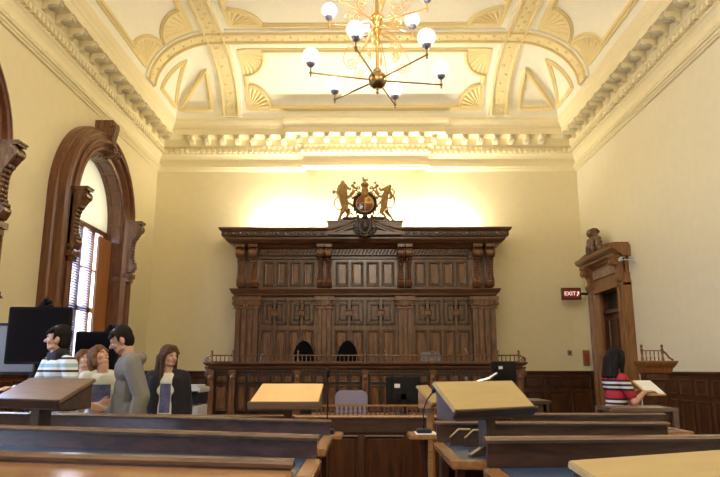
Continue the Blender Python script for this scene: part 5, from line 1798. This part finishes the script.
# woman with crossed arms
def printed(rt, K, V3, top, k, z0=1.10, z1=1.30, w_=.10, yy=-.118):
    m_ = MB(); vs = []; fs = []; n = 8
    for i in range(n + 1):
        for j in range(n + 1):
            x = -w_ + 2 * w_ * i / n; z = z0 + (z1 - z0) * j / n
            y = yy - .030 * math.sin(PI * j / n) + .05 * (x / w_) ** 2 * .4
            vs.append(V3((x, y, z)))
    for i in range(n):
        for j in range(n):
            q = i * (n + 1) + j; fs.append((q, q + 1, q + n + 2, q + n + 1))
    m_.add(vs, fs)
    o = m_.build('chest_print', 'tshirt_print', rt, world=False, smooth=True)
    sd2 = o.modifiers.new('wrap', 'SHRINKWRAP')
    tgt = [c for c in rt.children if c.name.split('.')[0] in ('shirt', 't_shirt')][0]
    sd2.target = tgt; sd2.wrap_method = 'PROJECT'; sd2.use_project_y = True; sd2.use_negative_direction = True; sd2.use_positive_direction = True; sd2.offset = .003
    bpy.context.view_layer.update()
    me = bpy.data.meshes.new_from_object(o.evaluated_get(bpy.context.evaluated_depsgraph_get()))
    o.modifiers.clear(); o.data = me
person('woman in a white T-shirt with blue print, arms crossed and head tipped back', (-2.62, 6.50, 0), R(25), 1.70,
       't_shirt', 'tshirt_white', 'navy_cloth', 'hair_auburn', 'bob',
       {-1: ((-.25, -.06, 1.12), (-.02, -.19, 1.15), (1, -.05, .15)), 1: ((.25, -.06, 1.10), (.03, -.22, 1.10), (-1, .0, .25))}, head=(45, -32), sleeve=.5, female=True,
       extras=lambda rt, K, V3, top, k: printed(rt, K, V3, top, k, 1.16, 1.34, .085))
# tall man in the grey hoodie looking down
person('tall dark-haired young man in a grey hooded sweatshirt, facing left and looking down', (-2.17, 6.05, 0), R(-62), 1.86,
       'hooded_sweatshirt', 'hoodie_grey', 'denim_pale', 'hair_black', 'short',
       {-1: ((-.25, .05, 1.14), (-.22, -.12, .98), (.2, -.8, -.4)), 1: ((.25, .07, 1.14), (.24, .0, .90), (0, -.3, -1))}, head=(-15, 24), lean=(0, -.05), skin='skin_tan', hem=.86)
# girl in dark cardigan facing right
def ex5(rt, K, V3, top, k):
    top('cardigan', 'cardigan_dark', .018, .84, 1.0, opening=True)
    printed(rt, K, V3, top, k, 1.02, 1.34, .055)
person('brown-haired young woman in a dark open cardigan over printed white shirt, looking right', (-2.07, 6.85, 0), R(8), 1.70,
       'shirt', 'tshirt_white', 'navy_cloth', 'hair_brown', 'long', {-1: down(-1, .02), 1: down(1, .02)}, head=(45, 0), sleeve=.5, female=True, extras=ex5)
# woman on the right with the striped top
def ex6(rt, K, V3, top, k):
    s_ = K(); s_.cap((-.20, .06, .98), (-.22, -.10, .96), .075, .06); s_.cap((-.19, .0, 1.02), (.02, -.02, 1.47), .012, .012); remesh(s_, 'shoulder_bag', 'black_fabric', rt, .012, 1)
person('long-haired woman in a red, black and white striped top, near the doorway', (2.66, 7.0, 0), R(100), 1.67,
       'striped_top', 'red_stripe', 'navy_cloth', 'hair_black', 'shoulder',
       {-1: ((-.24, -.07, 1.17), (-.14, -.26, 1.27), (.2, -1, .1)), 1: ((.24, -.07, 1.17), (.14, -.28, 1.27), (-.2, -1, .1))}, head=(25, 8), sleeve=.5, female=True, extras=ex6)
fo = root('paper_folder', 'pale folder held out by the woman in the striped top', 'folder', (2.64 + .40, 7.0 + .07, 1.245), R(100))
FT = Matrix.Rotation(R(-28), 4, 'Y')
mb = MB(); mb.box(-.15, .15, -.11, .11, 0, .012).xf(FT); mb.build('cover', 'lectern_orange', fo, world=False)
mb = MB(); mb.box(-.14, .14, -.10, .10, .012, .02).xf(FT); mb.build('sheets', 'paper', fo, world=False)
